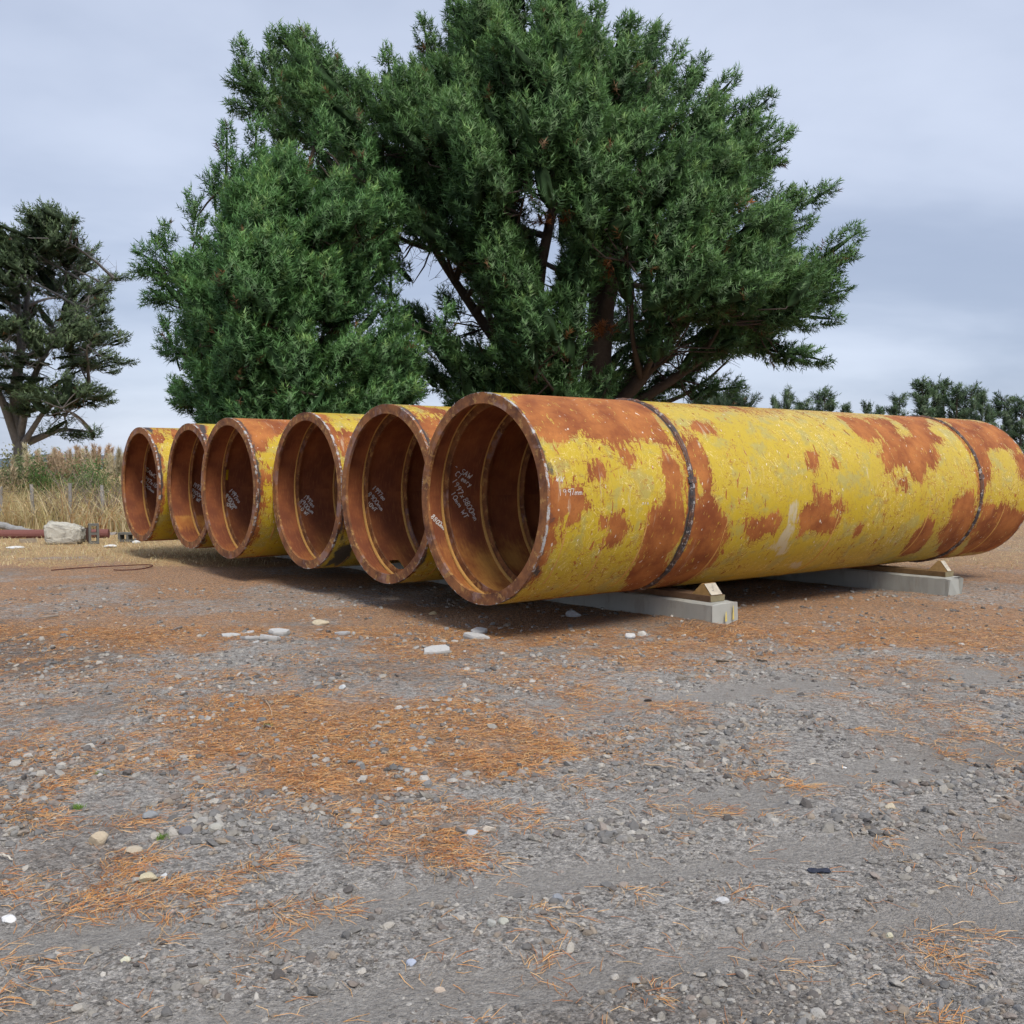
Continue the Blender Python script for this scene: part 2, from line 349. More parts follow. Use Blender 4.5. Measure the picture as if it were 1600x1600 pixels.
M_rubble, t = material('broken_concrete')
at = t.n('ShaderNodeAttribute', None, attribute_name='tint')
co = t.n('ShaderNodeTexCoord').outputs['Object']
a = t.noise(co, 5.0, 6.0, 0.65, 0.5); c = t.noise(co, 45.0, 5.0, 0.7)
colr = t.mix(t.math('MULTIPLY', t.step(a, 0.5, 0.66), 0.6), at.outputs['Color'], (0.22, 0.205, 0.185))
colr = t.mix(t.math('MULTIPLY', t.step(c, 0.56, 0.7), 0.55), colr, (0.1, 0.1, 0.1))
finish(t, colr, 0.9, t.math('ADD', a, c), 0.6, 0.015, 0.15)

# ------------------------------------------------------------------ the ground
def axis_grid(lo, hi, step, far, grow=1.22):
    c = list(np.arange(lo, hi+1e-6, step)); s = step
    up = [c[-1]]
    while up[-1] < far: s *= grow; up.append(up[-1]+s)
    s = step; dn = [c[0]]
    while dn[-1] > -far: s *= grow; dn.append(dn[-1]-s)
    return np.array(dn[:0:-1] + c + up[1:])
def G(*pp): return [gp(x, y)[:2] for x, y in pp]
litter_polys = [
    (G((-300, 1000), (500, 1000), (1100, 1005), (1060, 1190), (700, 1262), (300, 1275), (-300, 1260)), 0.58), (G((1050, 1000), (1800, 985), (1800, 1260), (1450, 1200), (1250, 1120)), 0.42), (G((-300, 1250), (350, 1260), (480, 1330), (300, 1420), (-300, 1460)), 0.4),
     # (polygon seen on the ground, strength)
    (G((-200, 905), (0, 900), (250, 880), (700, 930), (1000, 960), (1000, 985), (700, 985), (560, 1000), (400, 1015), (250, 985), (0, 960), (-200, 960)), 0.62),
    (G((180, 1120), (300, 1075), (450, 1060), (640, 1075), (760, 1082), (850, 1105), (960, 1150), (1015, 1182), (900, 1200), (700, 1222), (560, 1245), (430, 1215), (300, 1172)), 1.15),
    (G((880, 985), (960, 958), (1150, 970), (1300, 1005), (1420, 1040), (1330, 1058), (1200, 1050), (1080, 1060), (960, 1045), (880, 1020)), 0.9),
    (G((1150, 940), (1400, 945), (1700, 960), (1700, 1010), (1500, 1005), (1300, 985)), 0.5),
    (G((-50, 985), (200, 1010), (450, 1035), (640, 1050), (500, 1075), (250, 1080), (0, 1100), (-100, 1080)), 0.5),
    (G((560, 1318), (640, 1282), (745, 1272), (700, 1298), (620, 1320)), 0.85),
    (G((-60, 1230), (60, 1250), (200, 1235), (340, 1230), (420, 1255), (250, 1290), (60, 1300), (-60, 1300)), 0.55),
    (G((-60, 1300), (80, 1350), (240, 1350), (330, 1400), (200, 1412), (90, 1390), (-60, 1440)), 0.5),
    (G((-60, 1140), (150, 1150), (330, 1175), (240, 1200), (60, 1200), (-60, 1190)), 0.6),
    (G((1040, 1180), (1140, 1160), (1220, 1200), (1130, 1235), (1060, 1215)), 0.42),
    (G((1330, 1020), (1500, 1060), (1650, 1150), (1650, 1230), (1500, 1200), (1400, 1110)), 0.42),
]
bare_polys = [(G((-60, 960), (130, 975), (230, 1000), (160, 1045), (-60, 1060)), 0.75),
              (G((420, 1045), (560, 1030), (700, 1020), (660, 1060), (480, 1070)), 0.45),
              (G((880, 1540), (1200, 1500), (1400, 1600), (1100, 1800), (700, 1750)), 0.45),
              (G((1060, 940), (1170, 955), (1160, 1000), (1040, 985), (980, 960)), 0.6)]
tracks = [([gp(*p)[:2] for p in pl], wd) for pl, wd in (([(-150, 1500), (180, 1452), (420, 1468), (640, 1402), (900, 1372), (1250, 1330), (1750, 1290)], .13),
    ([(-150, 1640), (300, 1600), (700, 1545), (1050, 1500), (1400, 1440), (1750, 1400)], .15), ([(1080, 1262), (1400, 1196), (1750, 1150)], .2), ([(900, 1110), (1250, 1070), (1750, 1040)], .28))]
def track_mask(x, y):
    r = np.zeros_like(x); nn = fbm(x+12, y+31, 2.2, 3)
    for pl, wd in tracks:
        d = np.full(x.shape, 1e9)
        for a, b in zip(pl[:-1], pl[1:]):
            e = b-a; t_ = np.clip(((x-a[0])*e[0]+(y-a[1])*e[1])/(e @ e), 0, 1); d = np.minimum(d, np.hypot(x-a[0]-e[0]*t_, y-a[1]-e[1]*t_))
        r = np.maximum(r, sstep(-d+(nn-.5)*wd*1.6, -wd*1.25, -wd*.45))
    return r
def ground_masks(x, y):
    rr = np.hypot(x, y)
    n = fbm(x, y, 0.9, 4); n2 = fbm(x+40, y-13, 2.6, 3)
    o = np.zeros_like(x)
    for p, k in litter_polys:
        sdv = poly_sd(x, y, p); wd = 0.16 + 0.055*rr
        o = np.maximum(o, k*(.75+.5*(n2-.5))*sstep(sdv + (n-0.5)*wd*3.0, -wd, wd*1.2))
    o = np.maximum(o, 0.36*sstep(n2, 0.5, 0.7)*sstep(y, 3.0, 6.5))
    o = np.maximum(o, (0.5+0.34*sstep(n, 0.32, 0.6))*sstep(y+(n2-.5)*2.5, 7.2, 9.5))
    s = 0.95*sstep(y + (n-0.5)*4, 14.5, 19.0)
    s = np.where(x > 6, .55*sstep(y+(n-.5)*3, 13.0, 17.0), s)
    b = np.zeros_like(x)
    for p, k in bare_polys:
        sdv = poly_sd(x, y, p); wd = 0.1 + 0.03*rr
        b = np.maximum(b, k*sstep(sdv + (n2-0.5)*wd*2, -wd, wd))
    return o, s, b
def ground_z(x, y):
    near = sstep(-np.hypot(x, y), -60, -25)
    z = 0.045*(fbm(x, y, 0.55, 3)-0.5) + 0.022*(fbm(x+9, y+3, 3.1, 3)-0.5)
    ux, uy = x-1.957, y-10.0; al = ux*.79+uy*.613; tr = ux*.612-uy*.79
    z = z + 0.05*np.exp(-((al-.0)/.16)**2-((tr+.1)/.9)**2)*(.4+1.2*fbm(x, y, 9.0, 2)) + 0.05*np.exp(-((al-.42)/.12)**2-((tr-.02)/.3)**2)
    z = z-.016*track_mask(x, y)
    return z*near
gx = axis_grid(-7.5, 7.5, 0.082, 3000); gy = axis_grid(1.6, 15.0, 0.082, 3000)
GX, GY = np.meshgrid(gx, gy)
gz = ground_z(GX, GY)
mo, ms, mbk = ground_masks(GX.ravel(), GY.ravel())
g = MB(); nx, ny = len(gx), len(gy)
ii = (np.arange(ny-1)[:, None]*nx + np.arange(nx-1)[None]).ravel()
g.add(np.stack([GX.ravel(), GY.ravel(), gz.ravel()], 1), np.stack([ii, ii+1, ii+nx+1, ii+nx], 1), np.stack([mo, ms, mbk], 1))
go = g.build('ground', M_ground, smooth=True); ta = go.data.attributes.new('track', 'FLOAT', 'POINT'); ta.data.foreach_set('value', track_mask(GX.ravel(), GY.ravel()).astype(np.float32))
tag(go, 'grey gravel yard strewn with orange pine needles', kind='structure')

hb = MB()
hx = np.linspace(-1100, 1200, 90); hz = 6 + 26*fbm(hx+500, hx*0+3, 0.006, 4)
prof = []
for k, (dy, hsc) in enumerate(((0, 0.0), (40, 0.75), (110, 1.0), (260, 0.0))):
    prof.append(np.stack([hx, 1400+dy+0*hx, -2+hz*hsc], 1))
pv = np.concatenate(prof); ii = (np.arange(3)[:, None]*90 + np.arange(89)[None]).ravel()
hb.add(pv, np.stack([ii, ii+1, ii+91, ii+90], 1), (0.12, 0.165, 0.2))  # distance haze is put into this blue grey base colour
tag(hb.build('hills', M_leaf, smooth=True), 'low blue grey hills on the horizon', kind='structure')

# ------------------------------------------------------------------ the pipes
R = 0.9985; RI = 0.9885; RF = 0.895
YAW = rad(52.27)
pipes = [(-0.304, 9.498, -0.126, -0.005, 8.8), (-1.417, 11.255, 0.0, 0.001, 8.9), (-2.646, 12.928, 0.6, -0.015, 8.9),
         (-4.045, 14.368, -0.275, 0.006, 8.9), (-5.170, 16.161, 0.0, -0.004, 8.9), (-6.527, 17.722, -0.574, 0.020, 8.9)]
def pipe_frame(i):
    x, y, dy, dz, L = pipes[i]; yw = YAW+rad(dy)
    return np.array([x, y, 0.3]), np.array([math.cos(yw), -math.sin(yw), 0]), np.array([math.sin(yw), math.cos(yw), 0]), yw
def pipe_hit(i, px, py, inner=False, r=None):
    """where the sight line through a photo pixel meets pipe i: (s along the axis, angle)"""
    o, hx_, ax_, _ = pipe_frame(i); d = ray(px, py); q = np.array([0, 0, CAMH])-o-np.array([0, 0, R])
    qx, qz = q @ hx_, q[2]; dx, dz = d @ hx_, d[2]; rr = r or (RI if inner else R)
    A = dx*dx+dz*dz; B = qx*dx+qz*dz; C = qx*qx+qz*qz-rr*rr; D = B*B-A*C
    t = (-B + (math.sqrt(max(D, 0)) if inner else -math.sqrt(max(D, 0))))/A
    return (q @ ax_) + t*(d @ ax_), math.atan2(qz+t*dz, qx+t*dx)

def Z3(*pp): return [(800+x*.2625, 580+y*.2625) for x, y in pp]
def Z4(*pp): return [(1180+x*.2625, 580+y*.2625) for x, y in pp]
def ZP2(*pp): return [(530+x*.1875, 620+y*.1875) for x, y in pp]
def ZP4(*pp): return [(310+x*.1625, 640+y*.1625) for x, y in pp]
def ZP6(*pp): return [(180+x*.15, 640+y*.15) for x, y in pp]
rust_px = {0: [
    Z3((-20, 160), (100, 110), (400, 120), (650, 130), (760, 190), (830, 260), (930, 400), (985, 455), (930, 440), (860, 415), (800, 405), (740, 400), (660, 430), (560, 410), (480, 390), (400, 350), (330, 400), (270, 430), (200, 405), (150, 380), (100, 300), (60, 240)),
    Z3((500, 545), (535, 540), (556, 580), (535, 610), (490, 612)), Z3((668, 480), (720, 500), (722, 545), (690, 555)),
    Z3((272, 760), (330, 745), (400, 690), (430, 760), (452, 800), (410, 830), (385, 905), (335, 900), (345, 850), (290, 820)),
    Z3((545, 905), (600, 870), (625, 842), (650, 880), (690, 930), (655, 950), (650, 990), (590, 1028), (545, 1010), (600, 960)),
    Z3((908, 505), (975, 545), (1010, 620), (1010, 760), (1005, 900), (990, 1000), (920, 1120), (850, 1260), (780, 1320), (640, 1330), (700, 1220), (760, 1110), (790, 960), (850, 820), (862, 870), (912, 780), (940, 690), (920, 600)),
    Z3((1060, 370), (1105, 420), (1150, 520), (1185, 640), (1195, 760), (1240, 860), (1275, 930), (1265, 1000), (1230, 1060), (1170, 1160), (1060, 1240), (900, 1300), (840, 1320), (930, 1200), (1000, 1120), (1050, 1020), (1080, 900), (1090, 790), (1150, 740), (1130, 650), (1060, 560), (1030, 450)),
    Z3((225, 640), (265, 640), (275, 720), (260, 800), (265, 880), (235, 960), (275, 1030), (190, 1060), (170, 1200), (130, 1200), (190, 1000), (215, 800)),
    Z3((1060, 350), (1110, 350), (1220, 380), (1180, 310), (1100, 300)),
    Z4((-30, 885), (60, 880), (130, 850), (160, 870), (120, 960), (60, 970), (0, 1000), (-40, 1010)),
    Z4((262, 870), (300, 810), (370, 800), (352, 685), (390, 760), (430, 735), (450, 860), (492, 900), (470, 945), (380, 965), (330, 940), (262, 980)),
    Z4((308, 480), (372, 490), (376, 560), (350, 595), (320, 545)), Z4((450, 520), (480, 530), (490, 570), (465, 555)),
    Z4((500, 780), (525, 830), (510, 860), (490, 800)), Z4((600, 940), (630, 930), (620, 965), (598, 965)),
    Z4((520, 280), (620, 285), (730, 385), (670, 415), (600, 370)), Z4((655, 285), (790, 290), (865, 405), (780, 405), (700, 330)),
    Z4((780, 270), (965, 270), (1020, 360), (1110, 400), (1050, 430), (1092, 520), (1060, 575), (1020, 540), (985, 645), (940, 620), (930, 560), (860, 560), (810, 560), (765, 480), (780, 420), (890, 420), (940, 370)),
    Z4((765, 525), (800, 560), (812, 600), (785, 590)), Z4((850, 650), (895, 645), (898, 690), (860, 690)),
    Z4((900, 1045), (950, 955), (1040, 872), (1058, 930), (1025, 1010), (950, 1085), (860, 1100)),
    Z4((1190, 770), (1285, 735), (1310, 830), (1275, 920), (1200, 1030), (1120, 1110), (1050, 1120), (1100, 960), (1160, 900)),
    Z4((1095, 280), (1300, 300), (1450, 320), (1560, 410), (1640, 450), (1500, 452), (1400, 455), (1380, 480), (1392, 600), (1372, 675), (1340, 560), (1300, 480), (1240, 390), (1180, 340)),
    Z4((1340, 830), (1375, 775), (1440, 830), (1480, 785), (1540, 850), (1640, 850), (1640, 960), (1500, 1035), (1400, 1065), (1230, 1085), (1170, 1130), (1290, 960)),
    Z4((1538, 495), (1640, 505), (1640, 690), (1575, 630)),
  ],
  1: [ZP2((722, 185), (790, 200), (840, 230), (800, 300), (755, 350), (735, 280)), ZP2((640, 75), (740, 90), (860, 120), (850, 145), (720, 105))],
  2: [ZP4((1090, 40), (1200, 45), (1260, 90), (1280, 180), (1340, 215), (1480, 222), (1480, 320), (1400, 450), (1340, 340), (1240, 165))],
  3: [ZP4((330, 75), (600, 70), (930, 90), (850, 160), (800, 235), (700, 270), (650, 300), (640, 400), (590, 380), (545, 400), (480, 250), (400, 140)), ZP4((560, 545), (640, 585), (668, 650), (612, 725), (560, 745))],
  4: [ZP6((880, 160), (960, 175), (930, 230), (890, 200))],
  5: [ZP6((360, 260), (440, 280), (470, 320), (400, 350), (375, 310))]}
burn_px = {0: [Z3((160, 430), (195, 450), (250, 590), (250, 640), (210, 620)), Z3((222, 855), (262, 855), (262, 890), (222, 890)), Z3((120, 1180), (180, 1120), (170, 1190), (90, 1290), (40, 1330))],
  1: [ZP2((430, 70), (560, 90), (650, 215), (770, 390), (745, 410), (650, 240), (560, 135)), ZP2((640, 1310), (700, 1240), (750, 1290), (700, 1400), (560, 1500), (480, 1540))],
  2: [ZP4((1390, 1150), (1420, 1150), (1400, 1330), (1300, 1480), (1150, 1560), (1130, 1550)), ZP4((1290, 1380), (1477, 1250), (1477, 1400), (1300, 1560))],
  3: [ZP4((500, 340), (550, 330), (590, 520), (560, 560), (545, 480)), ZP4((550, 770), (612, 800), (600, 900), (570, 1060), (540, 1200), (480, 1290), (420, 1360), (400, 1400), (500, 1200), (545, 950)), ZP4((560, 520), (600, 545), (590, 660), (560, 640))],
  4: [ZP6((840, 150), (940, 160), (960, 240), (930, 290), (900, 230)), ZP6((930, 1330), (960, 1350), (900, 1440))],
  5: [ZP6((260, 165), (350, 170), (400, 220), (400, 270), (360, 260), (320, 210)), ZP6((390, 350), (440, 360), (480, 480), (500, 620), (505, 760), (490, 900), (440, 1060), (390, 1220), (360, 1240), (430, 1000), (440, 700), (420, 500))]}
white_px = {0: [Z4((190, 800), (262, 715), (272, 850), (240, 960), (205, 1095), (120, 1115), (60, 1065), (160, 930)), Z4((180, 1140), (292, 1118), (285, 1175), (200, 1185)), Z4((855, 735), (890, 740), (870, 830), (845, 820)),
                Z4((760, 990), (850, 985), (850, 1030), (780, 1030)), Z3((1070, 400), (1150, 430), (1160, 480), (1100, 440)), Z3((1150, 560), (1200, 620), (1195, 740), (1165, 720))],
  3: [ZP4((550, 450), (740, 440), (745, 500), (570, 500))], 4: [ZP6((900, 230), (960, 260), (940, 330), (915, 290)), ZP6((850, 170), (930, 165), (930, 185), (860, 190))]}

def stpoly(i, pxs): return np.array([(s, th*R) for s, th in (pipe_hit(i, *p) for p in pxs)])
SEAMS = {0: [1.83, 7.41], 1: [2.1, 6.9], 2: [2.3, 7.0], 3: [2.0, 7.1], 4: [2.2, 6.8], 5: [2.1, 7.2]}
RINGS = {0: [0.25, 0.745, 1.25], 1: [0.29, 0.84, 1.36], 2: [0.33, 0.92, 1.45], 3: [0.33, 0.95], 4: [0.38, 1.0], 5: [0.40, 1.0]}
HOLE = pipe_hit(1, 613, 884, True)

FONT = {'0': [[(.3, 1), (.08, .8), (.02, .45), (.12, .1), (.3, 0), (.5, .12), (.58, .5), (.5, .85), (.3, 1)]], '1': [[(.26, 1), (.3, 0)]],
 '7': [[(0, .95), (.55, 1), (.25, 0)]], '8': [[(.5, .85), (.3, 1), (.08, .85), (.15, .62), (.45, .42), (.52, .15), (.3, 0), (.06, .15), (.14, .4), (.45, .65), (.5, .85)]],
 '9': [[(.5, .75), (.3, .55), (.08, .68), (.1, .92), (.35, 1), (.5, .85), (.5, .5), (.42, 0)]], 'o': [[(.28, .5), (.08, .35), (.1, .08), (.3, 0), (.48, .15), (.46, .4), (.28, .5)]],
 'd': [[(.1, .5), (.12, 0), (.4, .08), (.48, .3), (.36, .48), (.1, .5)]], 'm': [[(.02, .5), (.05, 0)], [(.05, .35), (.2, .5), (.28, .35), (.28, 0)], [(.28, .35), (.43, .5), (.53, .35), (.55, 0)]],
 'W': [[(0, .9), (.16, 0), (.3, .6), (.44, 0), (.62, .95)]], 'T': [[(0, .95), (.6, 1)], [(.3, .97), (.27, 0)]], 'x': [[(.08, .6), (.48, .05)], [(.48, .6), (.06, .02)]],
 'S': [[(.52, .9), (.3, 1), (.08, .85), (.15, .6), (.45, .42), (.5, .15), (.28, 0), (.04, .1)]], 'A': [[(0, 0), (.28, 1), (.55, 0)], [(.1, .35), (.46, .38)]],
 'H': [[(.05, 1), (.08, 0)], [(.5, 1), (.5, 0)], [(.06, .5), (.5, .52)]], 'C': [[(.52, .85), (.3, 1), (.06, .75), (.04, .3), (.25, 0), (.5, .12)]],
 'l': [[(.2, 1), (.18, 0)]], 'e': [[(.06, .3), (.42, .34), (.36, .52), (.14, .5), (.05, .25), (.2, 0), (.44, .08)]], 'a': [[(.42, .45), (.2, .5), (.06, .22), (.2, 0), (.4, .2), (.44, .48), (.46, 0)]],
 'r': [[(.1, .5), (.12, 0)], [(.12, .3), (.28, .5), (.45, .46)]], 'y': [[(.05, .5), (.22, .1)], [(.45, .5), (.1, -.35)]], '-': [[(.05, .5), (.4, .5)]], 'i': [[(.2, .5), (.2, 0)]], 'n': [[(.06, .5), (.08, 0)], [(.08, .32), (.3, .5), (.42, .3), (.44, 0)]],
 'v': [[(.05, .5), (.22, 0), (.42, .52)]], ' ': [], '~': [[(0, .4), (.3, .1), (.7, .3), (1.4, .1), (2.2, .2)]]}
def chalk(parent, i, text, p0, p1, hpx, inner=True, wid=0.0095, name='chalk_writing'):
    """hand writing on the pipe wall from p0 to p1 (photo pixels), letters hpx tall"""
    p0 = np.array(p0, float); p1 = np.array(p1, float); e = p1-p0; L = np.linalg.norm(e); e /= L
    up = np.array([e[1], -e[0]]); adv = L/(0.68*len(text)); m = MB(); rg = np.random.default_rng(len(text)*13+i)
    for k, ch in enumerate(text):
        j = rg.normal(0, 0.06, 2)
        for st in FONT[ch]:
            st = np.array(st); st = np.concatenate([st[a]+(st[a+1]-st[a])*np.linspace(0, 1, 4)[:, None][:(-1 if a < len(st)-2 else None)] for a in range(len(st)-1)])
            pts = []
            for u, v in st:
                q = p0 + e*((k*0.68+u)*adv) + up*((v+j[1])*hpx) + e*j[0]*hpx
                s, th = pipe_hit(i, q[0], q[1], inner); rr = RI-0.003 if inner else R+0.003
                pts.append((rr*math.cos(th), s, R+rr*math.sin(th)))
            pts = np.array(pts); tn = np.gradient(pts, axis=0); tn /= np.linalg.norm(tn, axis=1)[:, None]+1e-9
            nr = pts-np.array([0, 0, R]); nr[:, 1] = 0; nr /= np.linalg.norm(nr, axis=1)[:, None]
            sd_ = np.cross(tn, nr)*wid/2*rg.uniform(.7, 1.2)
            v = np.concatenate([pts-sd_, pts+sd_]); n = len(pts); q = np.arange(n-1)
            m.add(v, np.stack([q, q+1, q+1+n, q+n], 1), np.array((0.78, 0.76, 0.73))*rg.uniform(.8, 1.05))
    o = m.build(name, M_chalk, parent); o['kind'] = 'stuff'                   # strokes a few pixels wide
    return o

def ring_mesh(ro, ri, y0, y1, sides=128, inner_edge=0.0):
    """annular plate between y0 and y1; mask r runs to 1 at the outer corner"""
    m = MB(); th = np.arange(sides)*2*math.pi/sides; cs, sn = np.cos(th), np.sin(th)
    rads = np.array([ri, ri+(ro-ri)*.5, ro-(ro-ri)*.12, ro]); vv = []; cc = []
    for y in (y0, y1):
        for k, r_ in enumerate(rads):
            vv.append(np.stack([r_*cs, 0*cs+y, R+r_*sn], 1)); cc.append(np.full((sides, 3), (inner_edge, 0.35, 0.75, 1.0)[k]))
    v = np.concatenate(vv); c = np.concatenate(cc); F = []
    j = np.arange(sides); k = (j+1) % sides; nr = len(rads)
    for q in range(nr-1):
        F.append(np.stack([q*sides+j, q*sides+k, (q+1)*sides+k, (q+1)*sides+j], 1)[:, ::-1])
        F.append(np.stack([(nr+q)*sides+j, (nr+q)*sides+k, (nr+q+1)*sides+k, (nr+q+1)*sides+j], 1))
    F.append(np.stack([j, k, nr*sides+k, nr*sides+j], 1)); F.append(np.stack([(nr-1)*sides+j, (nr-1)*sides+k, (2*nr-1)*sides+k, (2*nr-1)*sides+j], 1)[:, ::-1])
    m.add(v, np.concatenate(F), c); return m

LABELS = ['long peeling yellow and rust steel pipe nearest the camera, resting on concrete beams',
          'second steel pipe from the right with black scorched edge behind the nearest pipe',
          'third steel pipe from the right, rust orange and yellow top, two inner rings showing',
          'steel pipe with a yellow paint square inside, fourth from the right',
          'fifth steel pipe from the right, orange band low inside and white scuffed top',
          'leftmost steel pipe, clean yellow with black scorched edge, farthest from camera']
for i, (px_, py_, dyw, dz_, L) in enumerate(pipes):
    o, hx_, ax_, yw = pipe_frame(i)
    root = empty('steel_pipe', (o[0], o[1], 0.3), -yw)
    tag(root, LABELS[i], 'pipe', 'large steel pipes laid side by side')
    # outer skin and bore as one shell mesh with two materials
    fine_to = L if i == 0 else 2.6
    ss = np.concatenate([np.arange(0.03, fine_to, 0.055 if i == 0 else 0.055), np.arange(fine_to, L, 0.4)[(0 if fine_to < L else 99):], [L-0.02]])
    ss = np.unique(np.round(ss[ss <= L-0.02], 4)); nt_ = 168 if i == 0 else 132
    th = np.linspace(-math.pi, math.pi, nt_+1)
    S, T = np.meshgrid(ss, th, indexing='ij')
    uvo = np.stack([S.ravel(), T.ravel()*R], 1)
    msk = np.zeros((S.size, 3)); sx_, tx_ = uvo[:, 0], uvo[:, 1]
    nz = fbm(sx_*1.0+20*i, tx_+9*i+60, 1.3, 4)
    base = 0.06+0.42*sstep(nz, 0.42, 0.78)
    top = sstep(tx_/R, rad(38), rad(75))*sstep(math.pi-tx_/R, 0, rad(60))
    base = base + 0.12*top*sstep(fbm(sx_+5, tx_+70+3*i, 0.8, 3), .35, .6)
    back = (tx_ < -1.3) | (tx_ > 1.75)
    base = np.where(back, np.maximum(base, 0.1+0.75*sstep(fbm(sx_+31, tx_+80+i*7, 0.9, 4), .4, .62)), base)
    if i == 0: base = np.where((~back), np.minimum(base, 0.25)+0.17*top*sstep(sx_, 1.9, 2.3)*sstep(fbm(sx_+77, tx_+20, 1.2, 3), .3, .5), base)
    msk[:, 0] = base
    for kk, table, wd in ((0, rust_px, 0.17), (1, burn_px, 0.07), (2, white_px, 0.12)):
        for pp in table.get(i, []):
            pl = stpoly(i, pp); dsc = poly_sd(sx_, tx_, pl)
            lo = msk[:, kk] if kk == 0 else 0
            msk[:, kk] = np.maximum(msk[:, kk], lo + (1.0-lo)*sstep(dsc, -wd*.8, wd*(1.0 if kk else .75)))
    for se in SEAMS[i]:
        dd = np.abs(sx_-se); msk[:, 1] = np.maximum(msk[:, 1], 0.85*sstep(-dd, -0.10, -0.03)*(0.45+0.55*sstep(fbm(tx_*2+se, tx_*0+se*3, 1.1, 3), .35, .6)))
        msk[:, 0] = np.maximum(msk[:, 0], 0.55*sstep(-dd, -0.22, -0.05))
    msk[:, 1] = np.maximum(msk[:, 1], (0.75 if i else 0.55)*sstep(-sx_, -0.14, -0.03)*sstep(fbm(tx_*1.0+3*i, sx_*0+i*5, 1.2, 3), .3, .62))
    msk[:, 0] = np.maximum(msk[:, 0], 0.7*sstep(-sx_, -0.2, -0.04)*sstep(fbm(tx_+13*i, sx_*0+i*9, 1.6, 3), .35, .6))
    ns, ntt = len(ss), nt_+1
    jj = (np.arange(ns-1)[:, None]*ntt + np.arange(ntt-1)[None])
    F = np.stack([jj, jj+1, jj+1+ntt, jj+ntt], -1)
    fs = (S[:-1, :-1]+S[1:, 1:])/2; ft = (T[:-1, :-1]+T[1:, 1:])/2
    keep = np.ones(fs.shape, bool)
    if i == 1: keep = ~((np.abs(fs-HOLE[0]) < 0.13) & (np.abs(ft-HOLE[1]) < 0.085))
    dent = 0.004*(fbm(sx_, tx_+40, 1.1, 2)-.5)
    m = MB(); ro = R + dent
    m.add(np.stack([ro*np.cos(T.ravel()), S.ravel(), R+ro*np.sin(T.ravel())], 1), F[keep].reshape(-1, 4), msk, 0)
    im = np.zeros((S.size, 3)); zl = R+RI*np.sin(T.ravel())
    side = np.cos(T.ravel())
    if i == 0: im[:, 0] = 0.72*sstep(-zl, -0.8, -0.3)
    elif i == 4: im[:, 0] = 0.95*sstep(-zl, -0.54, -0.44)*(.35+.65*sstep(zl, 0.15, 0.4))
    else: im[:, 0] = 0.4*sstep(-zl, -0.7, -0.1)
    if i == 2 or i == 1: im[:, 0] = np.maximum(im[:, 0], 0.3*sstep(-zl, -.7, -.2))
    m.add(np.stack([RI*np.cos(T.ravel()), S.ravel(), R+RI*np.sin(T.ravel())], 1), F[keep].reshape(-1, 4)[:, ::-1], im, 1)
    m.build('shell', [M_paint, M_inner], root, smooth=True, uv=np.concatenate([uvo, uvo]))
    ring_mesh(R+0.001, RF, -0.002, 0.028).build('end_flange', M_ring, root)
    ring_mesh(R+0.001, RF, L-0.028, L+0.002).build('end_flange', M_ring, root)
    for s_ in RINGS[i] + list(np.arange(2.4, L-0.3, 1.9)):
        rg_ = ring_mesh(RI-0.001, RF+0.004, s_-0.008, s_+0.010, 112, 0.0)
        ro_ = rg_.build('stiffener_ring', M_ring, root)
        th2 = np.linspace(0, 2*math.pi, 97); wv = MB()
        wv.tube(np.stack([(RI-.006)*np.cos(th2), 0*th2+s_-0.014, R+(RI-.006)*np.sin(th2)], 1), (0.012+0.006*fbm(th2*5+i*3, th2*0+s_*7, 1.0, 3))*(.55+.9*sstep(-np.sin(th2), -.6, .6)), 5, (0.6, 0.33, 0.1), cap=False)
        wv.build('fillet_weld', M_stone, ro_, smooth=True)
    for se in SEAMS[i]:
        wb = MB(); th2 = np.linspace(0, 2*math.pi, 193)
        for off, hh in ((-0.022, 0.010), (0.0, 0.018), (0.022, 0.011)):
            rr_ = R+hh*0.3
            wb.tube(np.stack([rr_*np.cos(th2), 0*th2+se+off+0.003*np.sin(th2*23+off*90), R+rr_*np.sin(th2)], 1), hh*(1+0.18*np.sin(th2*67)+0.12*np.sin(th2*29)), 6, cap=False)
        sw = wb.build('weld_seam', M_weld, root, smooth=True)
        lug = MB(); tl = rad(10)
        lug.box((-0.03, -0.05, -0.012), (0.03, 0.05, 0.02), M=Matrix.Translation((R*math.cos(tl), se, R+R*math.sin(tl))) @ Matrix.Rotation(math.pi/2-tl, 4, 'Y'))
        lug.box((-0.10, -0.012, -0.01), (0.09, 0.012, 0.016), M=Matrix.Translation((R*math.cos(tl), se+0.012, R+R*math.sin(tl))) @ Matrix.Rotation(math.pi/2-tl, 4, 'Y'))
        lug.build('backing_tab', M_weld, sw)
    if i == 0:
        Q = lambda x, y: (660+x*.1875, 660+y*.1875)
        chalk(root, 0, '- SAW', Q(262, 385), Q(392, 478), 9.0); chalk(root, 0, 'Cleary', Q(268, 440), Q(398, 545), 8.5)
        chalk(root, 0, '1997x8800mm', Q(240, 490), Q(432, 822), 8.5); chalk(root, 0, '10mm WT', Q(232, 590), Q(350, 806), 7.5)
        chalk(root, 0, '8800m~', Q(66, 792), Q(176, 906), 7.0)
        E_ = lambda x, y: (800+x*.2625, 580+y*.2625)
        chalk(root, 0, '1997mm', E_(278, 742), E_(420, 738), 10.0, False, 0.005, 'paint_marker_writing'); chalk(root, 0, 'nin', E_(775, 795), E_(817, 793), 7.0, False, 0.005, 'paint_marker_writing')
        chalk(root, 0, 'WW', E_(262, 650), E_(300, 660), 9.0, False, 0.0055, 'paint_marker_writing')
    else:
